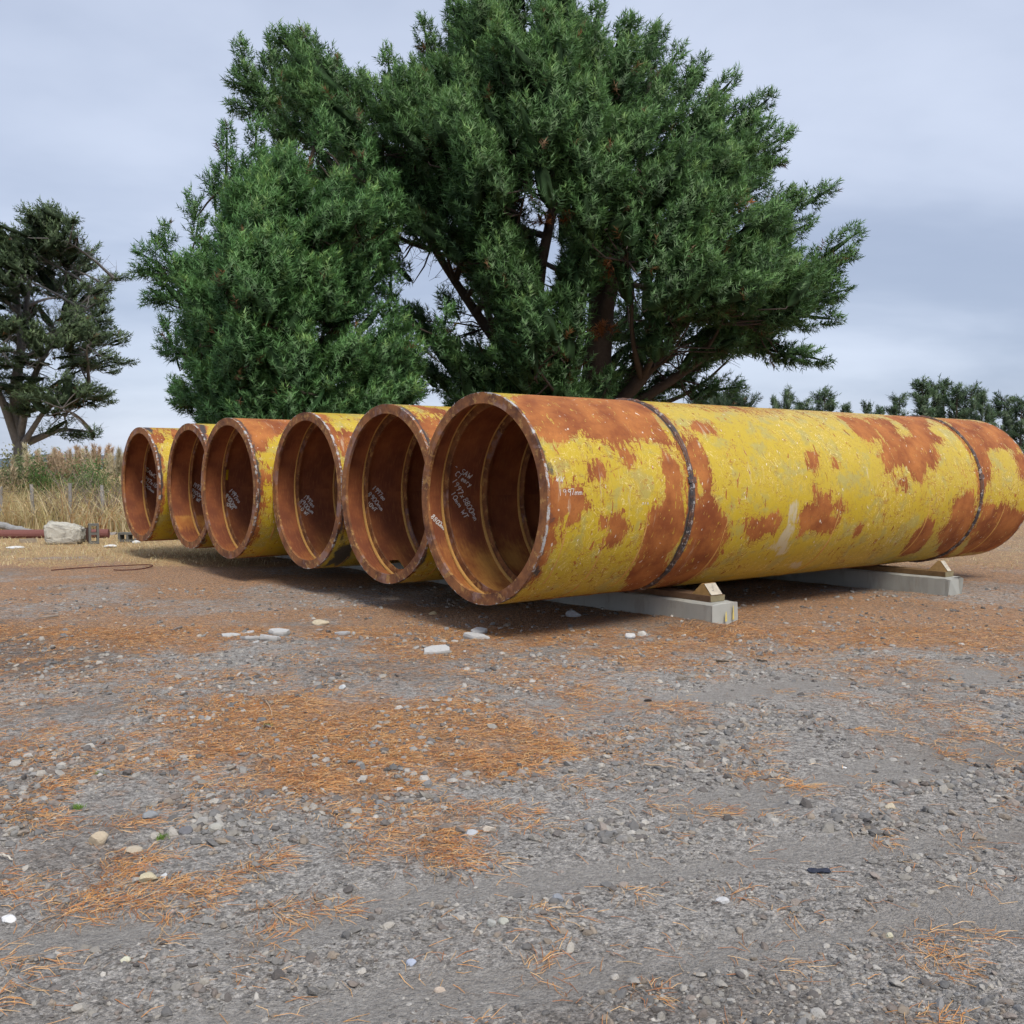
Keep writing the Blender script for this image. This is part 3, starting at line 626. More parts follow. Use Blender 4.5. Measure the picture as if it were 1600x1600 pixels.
        Zq, lines = {1: (lambda x, y: (530+x*.1875, 620+y*.1875), [('1997od', (270, 762), (372, 872), 7.5), ('8900mm', (230, 812), (350, 950), 7.0), ('10WT', (228, 890), (298, 960), 6.0)]),
            2: (lambda x, y: (310+x*.1625, 640+y*.1625), [('1997od', (1003, 845), (1108, 945), 7.0), ('8900mm', (965, 885), (1092, 1010), 6.5), ('10 WT', (958, 945), (1048, 1030), 5.5)]),
            3: (lambda x, y: (310+x*.1625, 640+y*.1625), [('1997od', (285, 785), (390, 905), 7.0), ('8900mm', (245, 835), (360, 955), 6.5), ('10WT', (253, 905), (328, 970), 5.5)]),
            4: (lambda x, y: (180+x*.15, 640+y*.15), [('1997od', (798, 795), (915, 860), 7.0), ('8900mm', (778, 850), (915, 935), 5.8), ('10 WT', (780, 905), (880, 970), 5.0)]),
            5: (lambda x, y: (180+x*.15, 640+y*.15), [('SAWC', (298, 630), (425, 725), 6.0), ('1997x10', (272, 708), (428, 822), 6.2), ('8900mm', (266, 752), (395, 875), 5.0)])}[i]
        for tx, a_, b_, h_ in lines: chalk(root, i, tx, Zq(*a_), Zq(*b_), h_, True, 0.008+0.0016*i)
    if i == 3:
        pm = MB(); (s0, t0) = pipe_hit(3, 348.5, 734, True); (s1, t1) = pipe_hit(3, 356, 750, True)
        tt = np.linspace(t0, t1, 9); rr_ = RI-0.003
        v = np.concatenate([np.stack([rr_*np.cos(tt), 0*tt+sa, R+rr_*np.sin(tt)], 1) for sa in (s0, s1)]); q = np.arange(8)
        pm.add(v, np.stack([q, q+1, q+10, q+9], 1), (0.75, 0.52, 0.02))
        o_ = pm.build('paint_square', M_chalk, root); o_['label'] = 'yellow painted square'

# ------------------------------------------------------------------ supports under the pipes
P0, H0, A0, YW0 = pipe_frame(0)
def beam(s, t_end, length, wid, hgt, name, label, seed):
    """concrete sleeper across the pipes; local X along the beam towards the camera side"""
    e = P0 + A0*s + H0*t_end; rg = np.random.default_rng(seed)
    o = empty(name, (e[0], e[1], 0), -YW0); tag(o, label, 'beam', 'concrete beams under the pipes')
    n = 60; xs = -np.linspace(0, 1, n)**1.5*length; m = MB()
    prof = np.array([(-wid/2, -0.06), (wid/2, -0.06), (wid/2, hgt-.02), (wid/2-.02, hgt), (-wid/2+.02, hgt), (-wid/2, hgt-.02)])
    v = np.zeros((n, 6, 3)); v[:, :, 0] = xs[:, None]; v[:, :, 1:] = prof[None]
    v[0, :, 0] += rg.uniform(-.06, .015, 6); v[:, :, 1:] += rg.normal(0, .0022, (n, 6, 2)); v[:, 2:, 2] = np.minimum(v[:, 2:, 2], hgt-0.0005)
    i0 = np.arange(n-1)[:, None]*6; j = np.arange(6)[None]; k = (j+1) % 6
    m.add(v.reshape(-1, 3), np.stack([i0+j, i0+6+j, i0+6+k, i0+k], -1).reshape(-1, 4))
    m.add(v[0], [(0, 1, 2, 3, 4, 5)]); m.add(v[-1], [(5, 4, 3, 2, 1, 0)])
    m.build('body', M_conc, o)
    return e
def plank(e, length, wid, z0, z1, back, name, label, colr):
    o = empty(name, (e[0]-H0[0]*back, e[1]-H0[1]*back, z0), -YW0); tag(o, label, 'plank', 'timber planks on the beams')
    m = MB(); n = 26; xs = -np.linspace(0, length, n); rg = np.random.default_rng(3)
    prof = np.array([(-wid/2, 0.0), (wid/2, 0.0), (wid/2, z1-z0), (-wid/2, z1-z0)])
    v = np.zeros((n, 4, 3)); v[:, :, 0] = xs[:, None]; v[:, :, 1:] = prof; v[:, :, 1] += rg.normal(0, .003, (n, 4))
    i0 = np.arange(n-1)[:, None]*4; j = np.arange(4)[None]; k = (j+1) % 4
    m.add(v.reshape(-1, 3), np.stack([i0+j, i0+4+j, i0+4+k, i0+k], -1).reshape(-1, 4), colr); m.add(v[0], [(0, 1, 2, 3)], (0.24, 0.2, 0.12)); m.add(v[-1], [(3, 2, 1, 0)], colr)
    m.build('board', M_wood, o)
def chock(p, rz, L_, hgt, wid, name, label, face):
    o = empty(name, p, rz); tag(o, label, 'chock', 'timber chocks beside the nearest pipe')
    m = MB(); a = wid/2
    v = [(-L_*.62, -a, 0), (L_*.38, -a, 0), (0, -a, hgt), (-L_*.62, a, 0), (L_*.38, a, 0), (0, a, hgt), (-.03, -a, hgt), (-.03, a, hgt)]
    m.add(v, [(0, 1, 2, 6), (4, 3, 7, 5)], face); m.add(v, [(2, 5, 7, 6), (6, 7, 3, 0), (0, 3, 4, 1)], face)
    m.build('block', M_wood, o)
    fm = MB(); v = np.array(v); d = np.array([.003, 0, .003]); fm.add([v[1]+d+(0, .006, 0.004), v[4]+d+(0, -.006, 0.004), v[5]+d+(0, -.006, -.004), v[2]+d+(0, .006, -.004)], [(0, 1, 2, 3)], (0.52, 0.47, 0.38))
    fm.build('sawn_face', M_wood, o)
    mk = MB()
    for (u, w_, du, dw) in ((.3, .35, .14, .02), (.45, .4, .02, .2), (.4, .62, .2, .02), (.55, .7, .02, .14)):
        q = [v[1]+(v[4]-v[1])*(u+x_*du)+(v[2]-v[1])*(w_+y_*dw)+d*2.2 for x_, y_ in ((0, 0), (1, 0), (1, 1), (0, 1))]; mk.add(q, [(0, 1, 2, 3)], (0.03, 0.03, 0.05))
    mk.build('ink_marks', M_chalk, o)
e1 = beam(2.32, 1.02, 11.9, 0.36, 0.235, 'concrete_beam', 'long concrete beam with yellow flecked end under the near part of the pipes', 1)
e2 = beam(6.42, 1.22, 12.0, 0.30, 0.235, 'concrete_beam', 'concrete beam under the far part of the nearest pipe, at right', 2)
# yellow lichen-like paint streaks on the near beam's end
ym = MB(); beam1 = [o_ for o_ in COL.objects if o_.name == 'concrete_beam'][0]; _ = 0
for yo, w_, z0, z1 in ((-0.02, .035, .05, .15), (0.09, .03, .06, .2)):
    p = e1 + A0*yo + H0*0.018
    ym.add([p-A0*w_/2+(0, 0, z0), p+A0*w_/2+(0, 0, z0), p+A0*w_*.12+(0, 0, z1), p-A0*w_*.2+(0, 0, z1)], [(0, 1, 2, 3)], (0.62, 0.5, 0.16))
for q_ in range(len(ym.v)): ym.v[q_] = ((ym.v[q_]-np.array([0, 0, .3])) @ np.array(Matrix.Rotation(YW0, 3, 'Z')).T - np.array(Matrix.Rotation(YW0, 3, 'Z')) @ np.array([e1[0], e1[1], 0])).astype(np.float32)
ym.build('yellow_paint_streaks', M_chalk, beam1)
plank(e1, 11.6, 0.22, 0.2365, 0.298, 0.11, 'timber_plank', 'brown timber plank on the near concrete beam', (0.17, 0.105, 0.065))
plank(e2, 11.6, 0.2, 0.2365, 0.298, 0.10, 'timber_plank', 'brown timber plank on the concrete beam at right', (0.19, 0.12, 0.06))
pc = e1 - H0*0.22; chock((pc[0], pc[1], 0.2985), -YW0, 0.25, 0.115, 0.18, 'timber_chock', 'pale sawn timber chock with ink marks on the near beam end', (0.42, 0.27, 0.11))
pc = e2 - H0*0.20; chock((pc[0], pc[1], 0.2985), -YW0, 0.26, 0.13, 0.1, 'timber_chock', 'small timber chock on the right concrete beam end', (0.46, 0.3, 0.13))

# ------------------------------------------------------------------ stones
def ico(sub):
    p = (1+5**.5)/2
    v = [(-1,p,0),(1,p,0),(-1,-p,0),(1,-p,0),(0,-1,p),(0,1,p),(0,-1,-p),(0,1,-p),(p,0,-1),(p,0,1),(-p,0,-1),(-p,0,1)]
    f = [(0,11,5),(0,5,1),(0,1,7),(0,7,10),(0,10,11),(1,5,9),(5,11,4),(11,10,2),(10,7,6),(7,1,8),(3,9,4),(3,4,2),(3,2,6),(3,6,8),(3,8,9),(4,9,5),(2,4,11),(6,2,10),(8,6,7),(9,8,1)]
    v = [np.array(a)/np.linalg.norm(a) for a in v]
    for _ in range(sub):
        cache = {}; nf = []
        def mid(a, b):
            k = (min(a, b), max(a, b))
            if k not in cache: q = v[a]+v[b]; v.append(q/np.linalg.norm(q)); cache[k] = len(v)-1
            return cache[k]
        for a, b, c in f:
            ab, bc, ca = mid(a, b), mid(b, c), mid(c, a); nf += [(a, ab, ca), (b, bc, ab), (c, ca, bc), (ab, bc, ca)]
        f = nf
    return np.array(v), np.array(f)
ICO0, ICO1, ICO2 = ico(0), ico(1), ico(2)
def rock_shape(base, rg, cuts=5, rough=0.1):
    """unit rock: sphere with flat broken facets and lumps"""
    v = base[0].copy()
    v *= 1+rg.normal(0, rough, (len(v), 1))
    for _ in range(cuts):
        n = rg.normal(size=3); n /= np.linalg.norm(n); d = rg.uniform(.5, .85)
        pr = v @ n; v -= np.maximum(pr-d, 0)[:, None]*n*0.92
    return v
GREYS = np.array([(0.21, 0.2, 0.188), (0.26, 0.248, 0.23), (0.15, 0.144, 0.138), (0.18, 0.175, 0.17), (0.3, 0.278, 0.245), (0.24, 0.2, 0.16), (0.33, 0.31, 0.28), (0.13, 0.118, 0.11), (0.22, 0.188, 0.165)])
def scatter_rocks(mb, base, shapes, P, size, tint, rg):
    n = len(P); nv = len(base[0])
    sh = shapes[rg.integers(0, len(shapes), n)]                                   # n,nv,3
    sc = size[:, None]*np.stack([rg.uniform(.8, 1.3, n), rg.uniform(.7, 1.05, n), rg.uniform(.45, .75, n)], 1)
    v = sh*sc[:, None]; a = rg.uniform(0, 6.28, n); ca, sa = np.cos(a)[:, None], np.sin(a)[:, None]
    tl = rg.normal(0, .25, n)[:, None]
    z = v[:, :, 2] + v[:, :, 0]*tl
    x = v[:, :, 0]*ca - v[:, :, 1]*sa; y = v[:, :, 0]*sa + v[:, :, 1]*ca
    V = np.stack([x+P[:, :1], y+P[:, 1:2], z+P[:, 2:3]], -1).reshape(-1, 3)
    F = (base[1][None]+np.arange(n)[:, None, None]*nv).reshape(-1, 3)
    mb.add(V, F, np.repeat(tint, nv, 0))
rg = np.random.default_rng(21)
sh0 = np.array([rock_shape(ICO0, rg, 2, .12) for _ in range(40)]); sh1 = np.array([rock_shape(ICO1, rg, 9, .05) for _ in range(40)])
def sample_yard(n, d0, d1, pw, rg):
    u = rg.random(n); e = 1-pw
    d = (d0**e + u*(d1**e-d0**e))**(1/e)
    x = rg.uniform(-0.62, 0.62, n)*d + rg.uniform(-.4, .4, n)
    return x, d
def gravel(n, d0, d1, pw, base, shapes, lo, hi, name, label, thr):
    x, y = sample_yard(int(n*2.6), d0, d1, pw, rg)
    o_, s_, b_ = ground_masks(x, y); nn = fbm(x+3, y+70, 1.7, 4)
    keep = (nn + rg.normal(0, .09, len(x)) > thr) & (rg.random(len(x)) > o_*0.62) & (rg.random(len(x)) > s_*0.9) & (rg.random(len(x)) > track_mask(x, y)*.85)
    x, y = x[keep][:n], y[keep][:n]
    size = lo*(hi/lo)**(rg.random(len(x))**2.2)
    P = np.stack([x, y, ground_z(x, y)+size*0.12], 1)
    tint = GREYS[rg.integers(0, len(GREYS), len(x))]*rg.uniform(.85, 1.5, (len(x), 1))
    m = MB(); scatter_rocks(m, base, shapes, P, size, tint, rg)
    tag(m.build(name, M_stone, smooth=False), label, 'gravel', kind='stuff')
gravel(7000, 2.4, 7.0, 1.5, ICO0, sh0, 0.005, 0.013, 'fine_gravel', 'fine grey gravel covering the yard', 0.40)
gravel(10000, 4.2, 13.5, 1.1, ICO0, sh0, 0.011, 0.036, 'mid_gravel', 'broken grey stones strewn across the middle of the yard', 0.47)
gravel(2200, 2.5, 6.5, 1.3, ICO1, sh1, 0.008, 0.026, 'coarse_gravel', 'coarse grey gravel pebbles scattered over the yard', 0.45)

def stone(px, py, wpx, hpx, colr, name, label, cat, group=None, flat=1.0, seed=0, mat=None, cuts=7, ang=None, base=ICO2):
    """a single rock lying on the ground; its base is seen at (px, py), its width and height in photo pixels"""
    p = gp(px, py); d = p[1]; r2 = np.random.default_rng(seed+int(px*7+py))
    v = rock_shape(base, r2, cuts, .02); v[:, 2] -= v[:, 2].min(); v[:, :2] /= np.ptp(v[:, 0]); v[:, 2] /= v[:, 2].max()
    W = wpx*d/FPX; Hh = hpx*d/FPX*flat
    v *= (W, W*r2.uniform(.6, .85), Hh)
    a = r2.uniform(-.4, .4) if ang is None else ang
    ca, sa = math.cos(a), math.sin(a); v = np.stack([v[:, 0]*ca-v[:, 1]*sa, v[:, 0]*sa+v[:, 1]*ca, v[:, 2]], 1)
    m = MB(); m.add(v, base[1], colr); o = m.build(name, mat or M_stone, smooth=False)
    o.location = (p[0], p[1]+0.25*W, float(ground_z(np.array(p[0]), np.array(p[1])))-0.012)
    return tag(o, label, cat, group)
WHITE = (0.52, 0.515, 0.5)
conc = [(357, 996, 33, 9, 'flat white concrete fragment at the left end of the broken cluster'), (392, 1001, 40, 13, 'middle white concrete fragment in the broken cluster'),
        (420, 1003, 42, 18, 'large pointed white concrete fragment in the broken cluster'), (434, 995, 36, 20, 'upright white concrete fragment at the right of the broken cluster'),
        (385, 990, 26, 6, 'thin white concrete sliver behind the broken cluster'), (400, 1006, 14, 9, 'small grey white concrete crumb in front of the broken cluster'),
        (680, 1022, 51, 16, 'flat white concrete slab lying alone on orange needles'), (742, 999, 44, 14, 'white wedge of concrete below the nearest pipe, front piece'),
        (748, 990, 30, 13, 'white concrete wedge leaning behind another, below the nearest pipe'), (532, 993, 27, 11, 'grey broken concrete piece right of the white cluster')]
def shard(px, py, wpx, hpx, colr, label, seed):
    p = gp(px, py); W = wpx*p[1]/FPX; Hh = hpx*p[1]/FPX*.55; r2 = np.random.default_rng(seed); n = 7
    a = np.sort(np.linspace(0, 6.28, n, endpoint=False)+r2.uniform(-.3, .3, n)); rr = r2.uniform(.75, 1.1, n)
    top = np.stack([np.cos(a)*rr*W*.5, np.sin(a)*rr*W*.36, Hh*(1+.25*np.cos(a+r2.uniform(0, 6.28)))], 1)
    midl = top*(1.05, 1.05, .5)+r2.normal(0, W*.015, top.shape); bot = top*(.98, .98, 0); v = np.concatenate([bot, midl, top, [[0, 0, top[:, 2].mean()]]]); F = []
    for q in range(n):
        k = (q+1) % n; F += [(q, k, n+k), (q, n+k, n+q), (n+q, n+k, 2*n+k), (n+q, 2*n+k, 2*n+q), (2*n+q, 2*n+k, 3*n)]
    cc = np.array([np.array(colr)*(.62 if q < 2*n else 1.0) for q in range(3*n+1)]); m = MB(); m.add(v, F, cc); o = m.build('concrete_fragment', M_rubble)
    o.location = (p[0], p[1]+.2*W, -.008); o.rotation_euler = (r2.normal(0, .05), r2.normal(0, .05), r2.uniform(-.3, .3)); tag(o, label, 'rubble', 'broken white concrete fragments')
for k, (x, y, wp, hp, lb) in enumerate(conc):
    shard(x, y, wp, hp, WHITE if k != 9 else (0.42, 0.42, 0.42), lb, k)
single = [(151, 1322, 31, 24, (.36, .3, .22), 'tan pointed boulder-like stone at left foreground'), (233, 1281, 25, 17, (.2, .21, .22), 'blue grey stone in the left foreground'),
    (337, 1300, 24, 16, (.3, .29, .26), 'rounded beige stone among needles at left'), (206, 1333, 29, 14, (.36, .31, .24), 'flat tan stone below the boulder at left'),
    (229, 1383, 29, 18, (.4, .35, .24), 'yellowish tan stone beside a needle clump at left'), (256, 1375, 13, 11, (.42, .43, .44), 'small pale blue stone next to the yellowish stone'),
    (288, 1305, 22, 15, (.13, .13, .14), 'dark slate stone among needles at left'), (10, 1441, 25, 14, (.62, .63, .62), 'white stone at the left edge of the picture'),
    (194, 1509, 18, 13, (.45, .44, .34), 'pale cream pebble at lower left'), (268, 1385, 10, 8, (.16, .16, .18), 'small dark pebble beside the pale blue stone'),
    (768, 1450, 15, 17, (.3, .3, .28), 'angular grey stone, left of the pair at bottom centre'), (787, 1446, 18, 14, (.33, .33, .29), 'angular grey stone, right of the pair at bottom centre'),
    (765, 1303, 22, 15, (.4, .35, .29), 'pinkish beige stone in the centre foreground'), (735, 1307, 22, 11, (.33, .34, .35), 'pale grey flat stone beside the pinkish stone'),
    (642, 1508, 18, 13, (.3, .33, .4), 'bluish round pebble at bottom centre'), (687, 1543, 20, 14, (.4, .33, .27), 'brownish pink pebble at bottom centre'),
    (872, 1412, 18, 16, (.2, .21, .23), 'dark blue grey stone in the lower centre'), (1394, 1267, 18, 12, (.45, .39, .29), 'tan block-shaped stone on the right'),
    (1430, 1416, 17, 10, (.2, .17, .13), 'dark brown stone on the lower right'), (1320, 1201, 9, 6, (.75, .75, .72), 'bright white chip on the right gravel'),
    (1391, 1508 - 45, 12, 14, (.42, .4, .3), 'upright cream pebble on the lower right'), (500, 976, 28, 9, (.42, .36, .26), 'flat tan stone behind the concrete fragments'),
    (896, 964, 25, 13, (.3, .3, .31), 'grey stone lying under the nearest pipe by the beam'), (985, 998, 17, 10, (.42, .42, .42), 'pale stone in front of the near beam'),
    (1003, 993, 15, 10, (.44, .43, .4), 'pale rounded stone in front of the near beam, right of the other'), (20, 857, 28, 5, (.5, .5, .48), 'flat pale stone slab on dry grass at far left'),
    (172, 855, 20, 5, (.52, .52, .5), 'flat pale stone in front of the hollow block'), (535, 1078, 12, 10, (.4, .42, .43), 'pale round stone on the needles at centre'),
    (676, 1010 - 50, 14, 7, (.38, .3, .18), 'small yellowish stone in shade near the pipe mouths'), (1130, 1500 - 90, 24, 13, (.4, .4, .4), 'pale flat stone at lower right of centre')]
for k, (x, y, wp, hp, c_, lb) in enumerate(single):
    stone(x, y, wp, hp, tuple(min(.8, q_*1.4) for q_ in c_), 'stone', lb, 'stone', 'loose stones on the yard', seed=50+k, cuts=6)

def weed(px, py, r, seed, label):
    p = gp(px, py); r2 = np.random.default_rng(seed); m = MB(); n = 60
    blades(m, r2.normal(0, r*.4, n), r2.normal(0, r*.4, n), r2.uniform(.4, 1.0, n)*r, r2.uniform(.4, 1.3, n), r2.uniform(.002, .004, n), np.array([(.2, .32, .07)])*r2.uniform(.7, 1.2, (n, 1)), r2)
    o = m.build('weed_seedling', M_leaf); o.location = (p[0], p[1], float(ground_z(np.array(p[0]), np.array(p[1])))); tag(o, label, 'weed', 'green weed seedlings on the yard')
def twig(a, b, r, colr, label, seed):
    a, b = gp(*a), gp(*b); r2 = np.random.default_rng(seed); tt = np.linspace(0, 1, 8)[:, None]; c0 = (a+b)/2; m = MB()
    pp = a+(b-a)*tt-c0+np.cumsum(r2.normal(0, .004, (8, 3)), 0); pp[:, 2] = np.abs(pp[:, 2])+r; m.tube(pp, np.linspace(r, r*.5, 8), 6, colr)
    o = m.build('twig', M_bark); o.location = (c0[0], c0[1], float(ground_z(np.array(c0[0]), np.array(c0[1])))+.004); tag(o, label, 'twig', 'twigs lying on the yard')
_weeds = [(120, 1262, .03, 'small green weed on gravel above the big tan stone'), (155, 1210, .03, 'small green weed furthest back on the left gravel'), (252, 1311, .032, 'small green weed between stones at left'), (418, 1135, .03, 'tiny green weed in the needle carpet')]
_twigs = [((0, 1342), (24, 1346), .006, (.6, .55, .47), 'pale twig at the left picture edge'), ((415, 1098), (422, 1122), .004, (.55, .4, .28), 'thin upright-looking twig on the needle carpet'), ((1118, 1035), (1140, 1036), .012, (.1, .08, .06), 'dark stick right of the near beam'),
          ((1185, 1034), (1200, 1036), .01, (.08, .07, .06), 'short dark stick on orange needles at right'), ((1010, 1200), (1056, 1208), .006, (.5, .38, .27), 'long pale twig on gravel right of centre'), ((90, 965), (60, 972), .012, (.3, .26, .22), 'grey stick on bare soil at left'), ((285, 983), (268, 988), .012, (.25, .22, .2), 'short grey stick near the concrete fragments')]
# fallen pine needles: strands gathered where the litter lies
def strands(n, d0, d1, pw, thr, wmul, name, label):
    x, y = sample_yard(n*6, d0, d1, pw, rg)
    o_, s_, b_ = ground_masks(x, y)
    fine_ = fbm(x+55, y+21, 5.5, 4); pr = np.clip(o_*1.1 + (fine_-.5)*2.2 - thr, 0, 1)
    keep = rg.random(len(x)) < pr + 0.004
    x, y = x[keep][:n], y[keep][:n]; n = len(x)
    L = rg.uniform(.07, .15, n); a = rg.uniform(0, 6.28, n); bend = rg.normal(0, .35, n)
    w_ = (0.0005+0.00016*y)*wmul
    t_ = np.array([-.5, 0, .5]); ang = a[:, None]+bend[:, None]*t_*2
    cxs = x[:, None]+np.cumsum(np.cos(ang), 1)*L[:, None]/3; cys = y[:, None]+np.cumsum(np.sin(ang), 1)*L[:, None]/3
    lift = rg.uniform(.001, .010, (n, 1))*np.array([.3, 1, .5])
    zz = ground_z(cxs, cys)+lift+0.002
    nx_, ny_ = -np.sin(ang)*w_[:, None], np.cos(ang)*w_[:, None]; tap = np.array([1, 1, .4])
    A = np.stack([cxs-nx_*tap, cys-ny_*tap, zz], -1); B = np.stack([cxs+nx_*tap, cys+ny_*tap, zz+.0008], -1)
    V = np.stack([A, B], 2).reshape(-1, 3)                                        # n*3*2
    b0 = np.arange(n)[:, None]*6
    F = np.concatenate([b0+np.array([[0, 1, 3, 2]]), b0+np.array([[2, 3, 5, 4]])])
    pal = np.array([(.58, .27, .09), (.66, .37, .15), (.5, .2, .07), (.7, .46, .24), (.38, .18, .09), (.62, .33, .14)])
    c = pal[rg.integers(0, len(pal), n)]*rg.uniform(.7, 1.15, (n, 1))
    m = MB(); m.add(V, F, np.repeat(c, 6, 0)); tag(m.build(name, M_litter), label, 'needle litter', kind='stuff')
strands(50000, 2.4, 10.0, 1.2, 0.3, 1.0, 'fallen_pine_needles', 'orange fallen pine needles matted over the gravel')
strands(14000, 9.0, 17.0, 1.01, 0.2, 1.0, 'fallen_pine_needles', 'orange brown needle litter further back around the pipes')

# ------------------------------------------------------------------ grass, shrubs, fence at the left
def blades(mb, x, y, H, lean, width, colr, rg, z0=0.0, segs=3):
    n = len(x); a = rg.uniform(0, 6.28, n); t_ = np.linspace(0, 1, segs+1)
    bx = np.cos(a)[:, None]*lean[:, None]*H[:, None]*t_**2; by = np.sin(a)[:, None]*lean[:, None]*H[:, None]*t_**2
    zz = H[:, None]*(t_ - 0.35*lean[:, None]*t_**2.5); wv = width[:, None]*(1-t_*.92)
    fa = rg.uniform(0, 6.28, n); wx, wy = np.cos(fa)[:, None]*wv, np.sin(fa)[:, None]*wv
    X = x[:, None]+bx; Y = y[:, None]+by; Z = z0+zz
    V = np.stack([np.stack([X-wx, Y-wy, Z], -1), np.stack([X+wx, Y+wy, Z], -1)], 2).reshape(-1, 3)
    k = 2*(segs+1); b0 = np.arange(n)[:, None]*k
    F = np.concatenate([b0+np.array([[2*q, 2*q+1, 2*q+3, 2*q+2]]) for q in range(segs)])
    mb.add(V, F, np.repeat(colr, k, 0))
STRAW = np.array([(.62, .5, .27), (.7, .59, .34), (.54, .38, .2), (.58, .51, .26), (.74, .64, .42), (.46, .29, .15), (.46, .45, .22)])
rg = np.random.default_rng(5)
m = MB(); n = 26000
y = 24.6 + 14*rg.random(n)**1.6; x = rg.uniform(-25, -2, n)*(0.7+.3*y/26)
cl_ = fbm(x, y, .8, 3); H = (0.5+1.4*cl_)*rg.uniform(.45, 1.2, n)*(1+.012*(y-25))
pal = STRAW[np.clip((fbm(x+8, y+90, .45, 3)*9-1.2+rg.normal(0, .9, n)).astype(int), 0, 6)]*rg.uniform(.8, 1.15, (n, 1))
blades(m, x, y, H, rg.uniform(.2, 1.3, n), rg.uniform(.007, .017, n), pal*(.55+.9*fbm(x+3, y+33, 1.3, 3))[:, None], rg)
tag(m.build('tall_dry_grass', M_grass), 'tall straw coloured dry grass behind the wire fence', 'grass', kind='stuff')
m = MB(); n = 12000
y = 16.0+9*rg.random(n)**.8; x = rg.uniform(-.64, .05, n)*y
o_, s_, b_ = ground_masks(x, y); k = rg.random(n) < s_*1.1; x, y = x[k], y[k]; n = len(x)
blades(m, x, y, rg.uniform(.03, .12, n), rg.uniform(.4, 1.1, n), rg.uniform(.004, .008, n), STRAW[rg.integers(0, 6, n)]*rg.uniform(.8, 1.2, (n, 1)), rg, 0, 2)
n = 1500; y = 15.5+10*rg.random(n); x = rg.uniform(.42, .75, n)*y
blades(m, x, y, rg.uniform(.03, .12, n), rg.uniform(.4, 1.1, n), rg.uniform(.004, .008, n), STRAW[rg.integers(0, 6, n)]*rg.uniform(.8, 1.2, (n, 1)), rg, 0, 2)
tag(m.build('short_dry_grass', M_grass), 'short bleached grass at the edges of the yard', 'grass', kind='stuff')

for k, (x, y, r_, lb) in enumerate(_weeds): weed(x, y, r_, 60+k, lb)
for k, (a_, b_, r_, c_, lb) in enumerate(_twigs): twig(a_, b_, r_, c_, lb, 80+k)

def pampas(px, y, n_pl, top_py, seed, label, cream):
    r2 = np.random.default_rng(seed); p = dp(px, 760, y); o = empty('pampas_grass', (p[0], y, 0)); tag(o, label, 'pampas grass', 'pampas grass clumps behind the fence')
    m = MB(); n = 420
    blades(m, r2.normal(0, .3, n), r2.normal(0, .3, n), r2.uniform(.9, 1.7, n), r2.uniform(.3, .9, n), r2.uniform(.006, .012, n), np.array([(.54, .46, .22)])*r2.uniform(.7, 1.3, (n, 1)), r2)
    f = m.build('leaves', M_grass, o); f['kind'] = 'stuff'
    for k in range(n_pl):
        hz_ = dp(px, top_py+r2.uniform(0, 16), y)[2]; bx, by = r2.normal(0, .42), r2.normal(0, .3); m = MB()
        ln = r2.uniform(-.12, .12, 2); tip = np.array([bx+ln[0], by+ln[1], hz_]); base = np.array([bx*.3, by*.3, 0])
        tt = np.linspace(0, 1, 8)[:, None]; st = base+(tip-base)*tt; m.tube(st, np.linspace(.008, .004, 8), 4, (.4, .33, .17))
        nn = 170; u = r2.random(nn); q = base+(tip-base)*(0.68+.32*u)[:, None]; rad_ = .075*np.sin(np.clip(u*1.05+.08, 0, 1)*math.pi)**.7+.012
        dr = r2.normal(size=(nn, 3)); dr[:, 2] = np.abs(dr[:, 2])+1.2; dr /= np.linalg.norm(dr, axis=1)[:, None]
        rd = r2.normal(size=(nn, 3)); rd[:, 2] = 0; q = q+rd/np.linalg.norm(rd, axis=1)[:, None]*rad_[:, None]*r2.random((nn, 1))
        wd = np.cross(dr, r2.normal(size=(nn, 3))); wd *= .011/np.linalg.norm(wd, axis=1)[:, None]
        V = np.stack([q-wd, q+wd, q+dr*.17], 1).reshape(-1, 3); base_c = (np.array(cream)*.8+np.array((.5, .43, .31))*.35)*r2.uniform(.8, 1.15)
        m.add(V, np.arange(nn*3).reshape(-1, 3), np.repeat(base_c*r2.uniform(.8, 1.15, (nn, 1)), 3, 0))
        m.build('plume', M_grass, o)
for k, (px, y, npl, tp, lb, cr) in enumerate([
    (66, 33, 5, 693, 'pampas grass with tall cream plumes beside the far left pine', (.62, .58, .4)), (82, 31, 6, 704, 'pinkish pampas clump, leftmost of the pink row', (.55, .4, .27)),
    (98, 32, 7, 702, 'pink brown pampas clump second in the row', (.55, .38, .26)), (116, 31, 7, 702, 'dense pink brown pampas clump in mid row', (.56, .41, .27)),
    (132, 32, 8, 698, 'tall pampas clump just left of the green shrub', (.54, .38, .25)), (148, 33, 9, 694, 'tallest brown pampas clump in the row', (.5, .33, .21)),
    (166, 31, 6, 702, 'pale pampas clump left of the leftmost pipe', (.58, .48, .33)), (180, 30, 8, 700, 'yellowish pampas clump next to the leftmost pipe', (.6, .52, .34)),
    (36, 30, 4, 712, 'sparse pampas clump in front of the far left pine', (.55, .45, .3)), (204, 32, 5, 706, 'pampas clump half hidden by the leftmost pipe', (.55, .42, .28))]):
    pampas(px, y, npl, tp, 300+k, lb, cr)

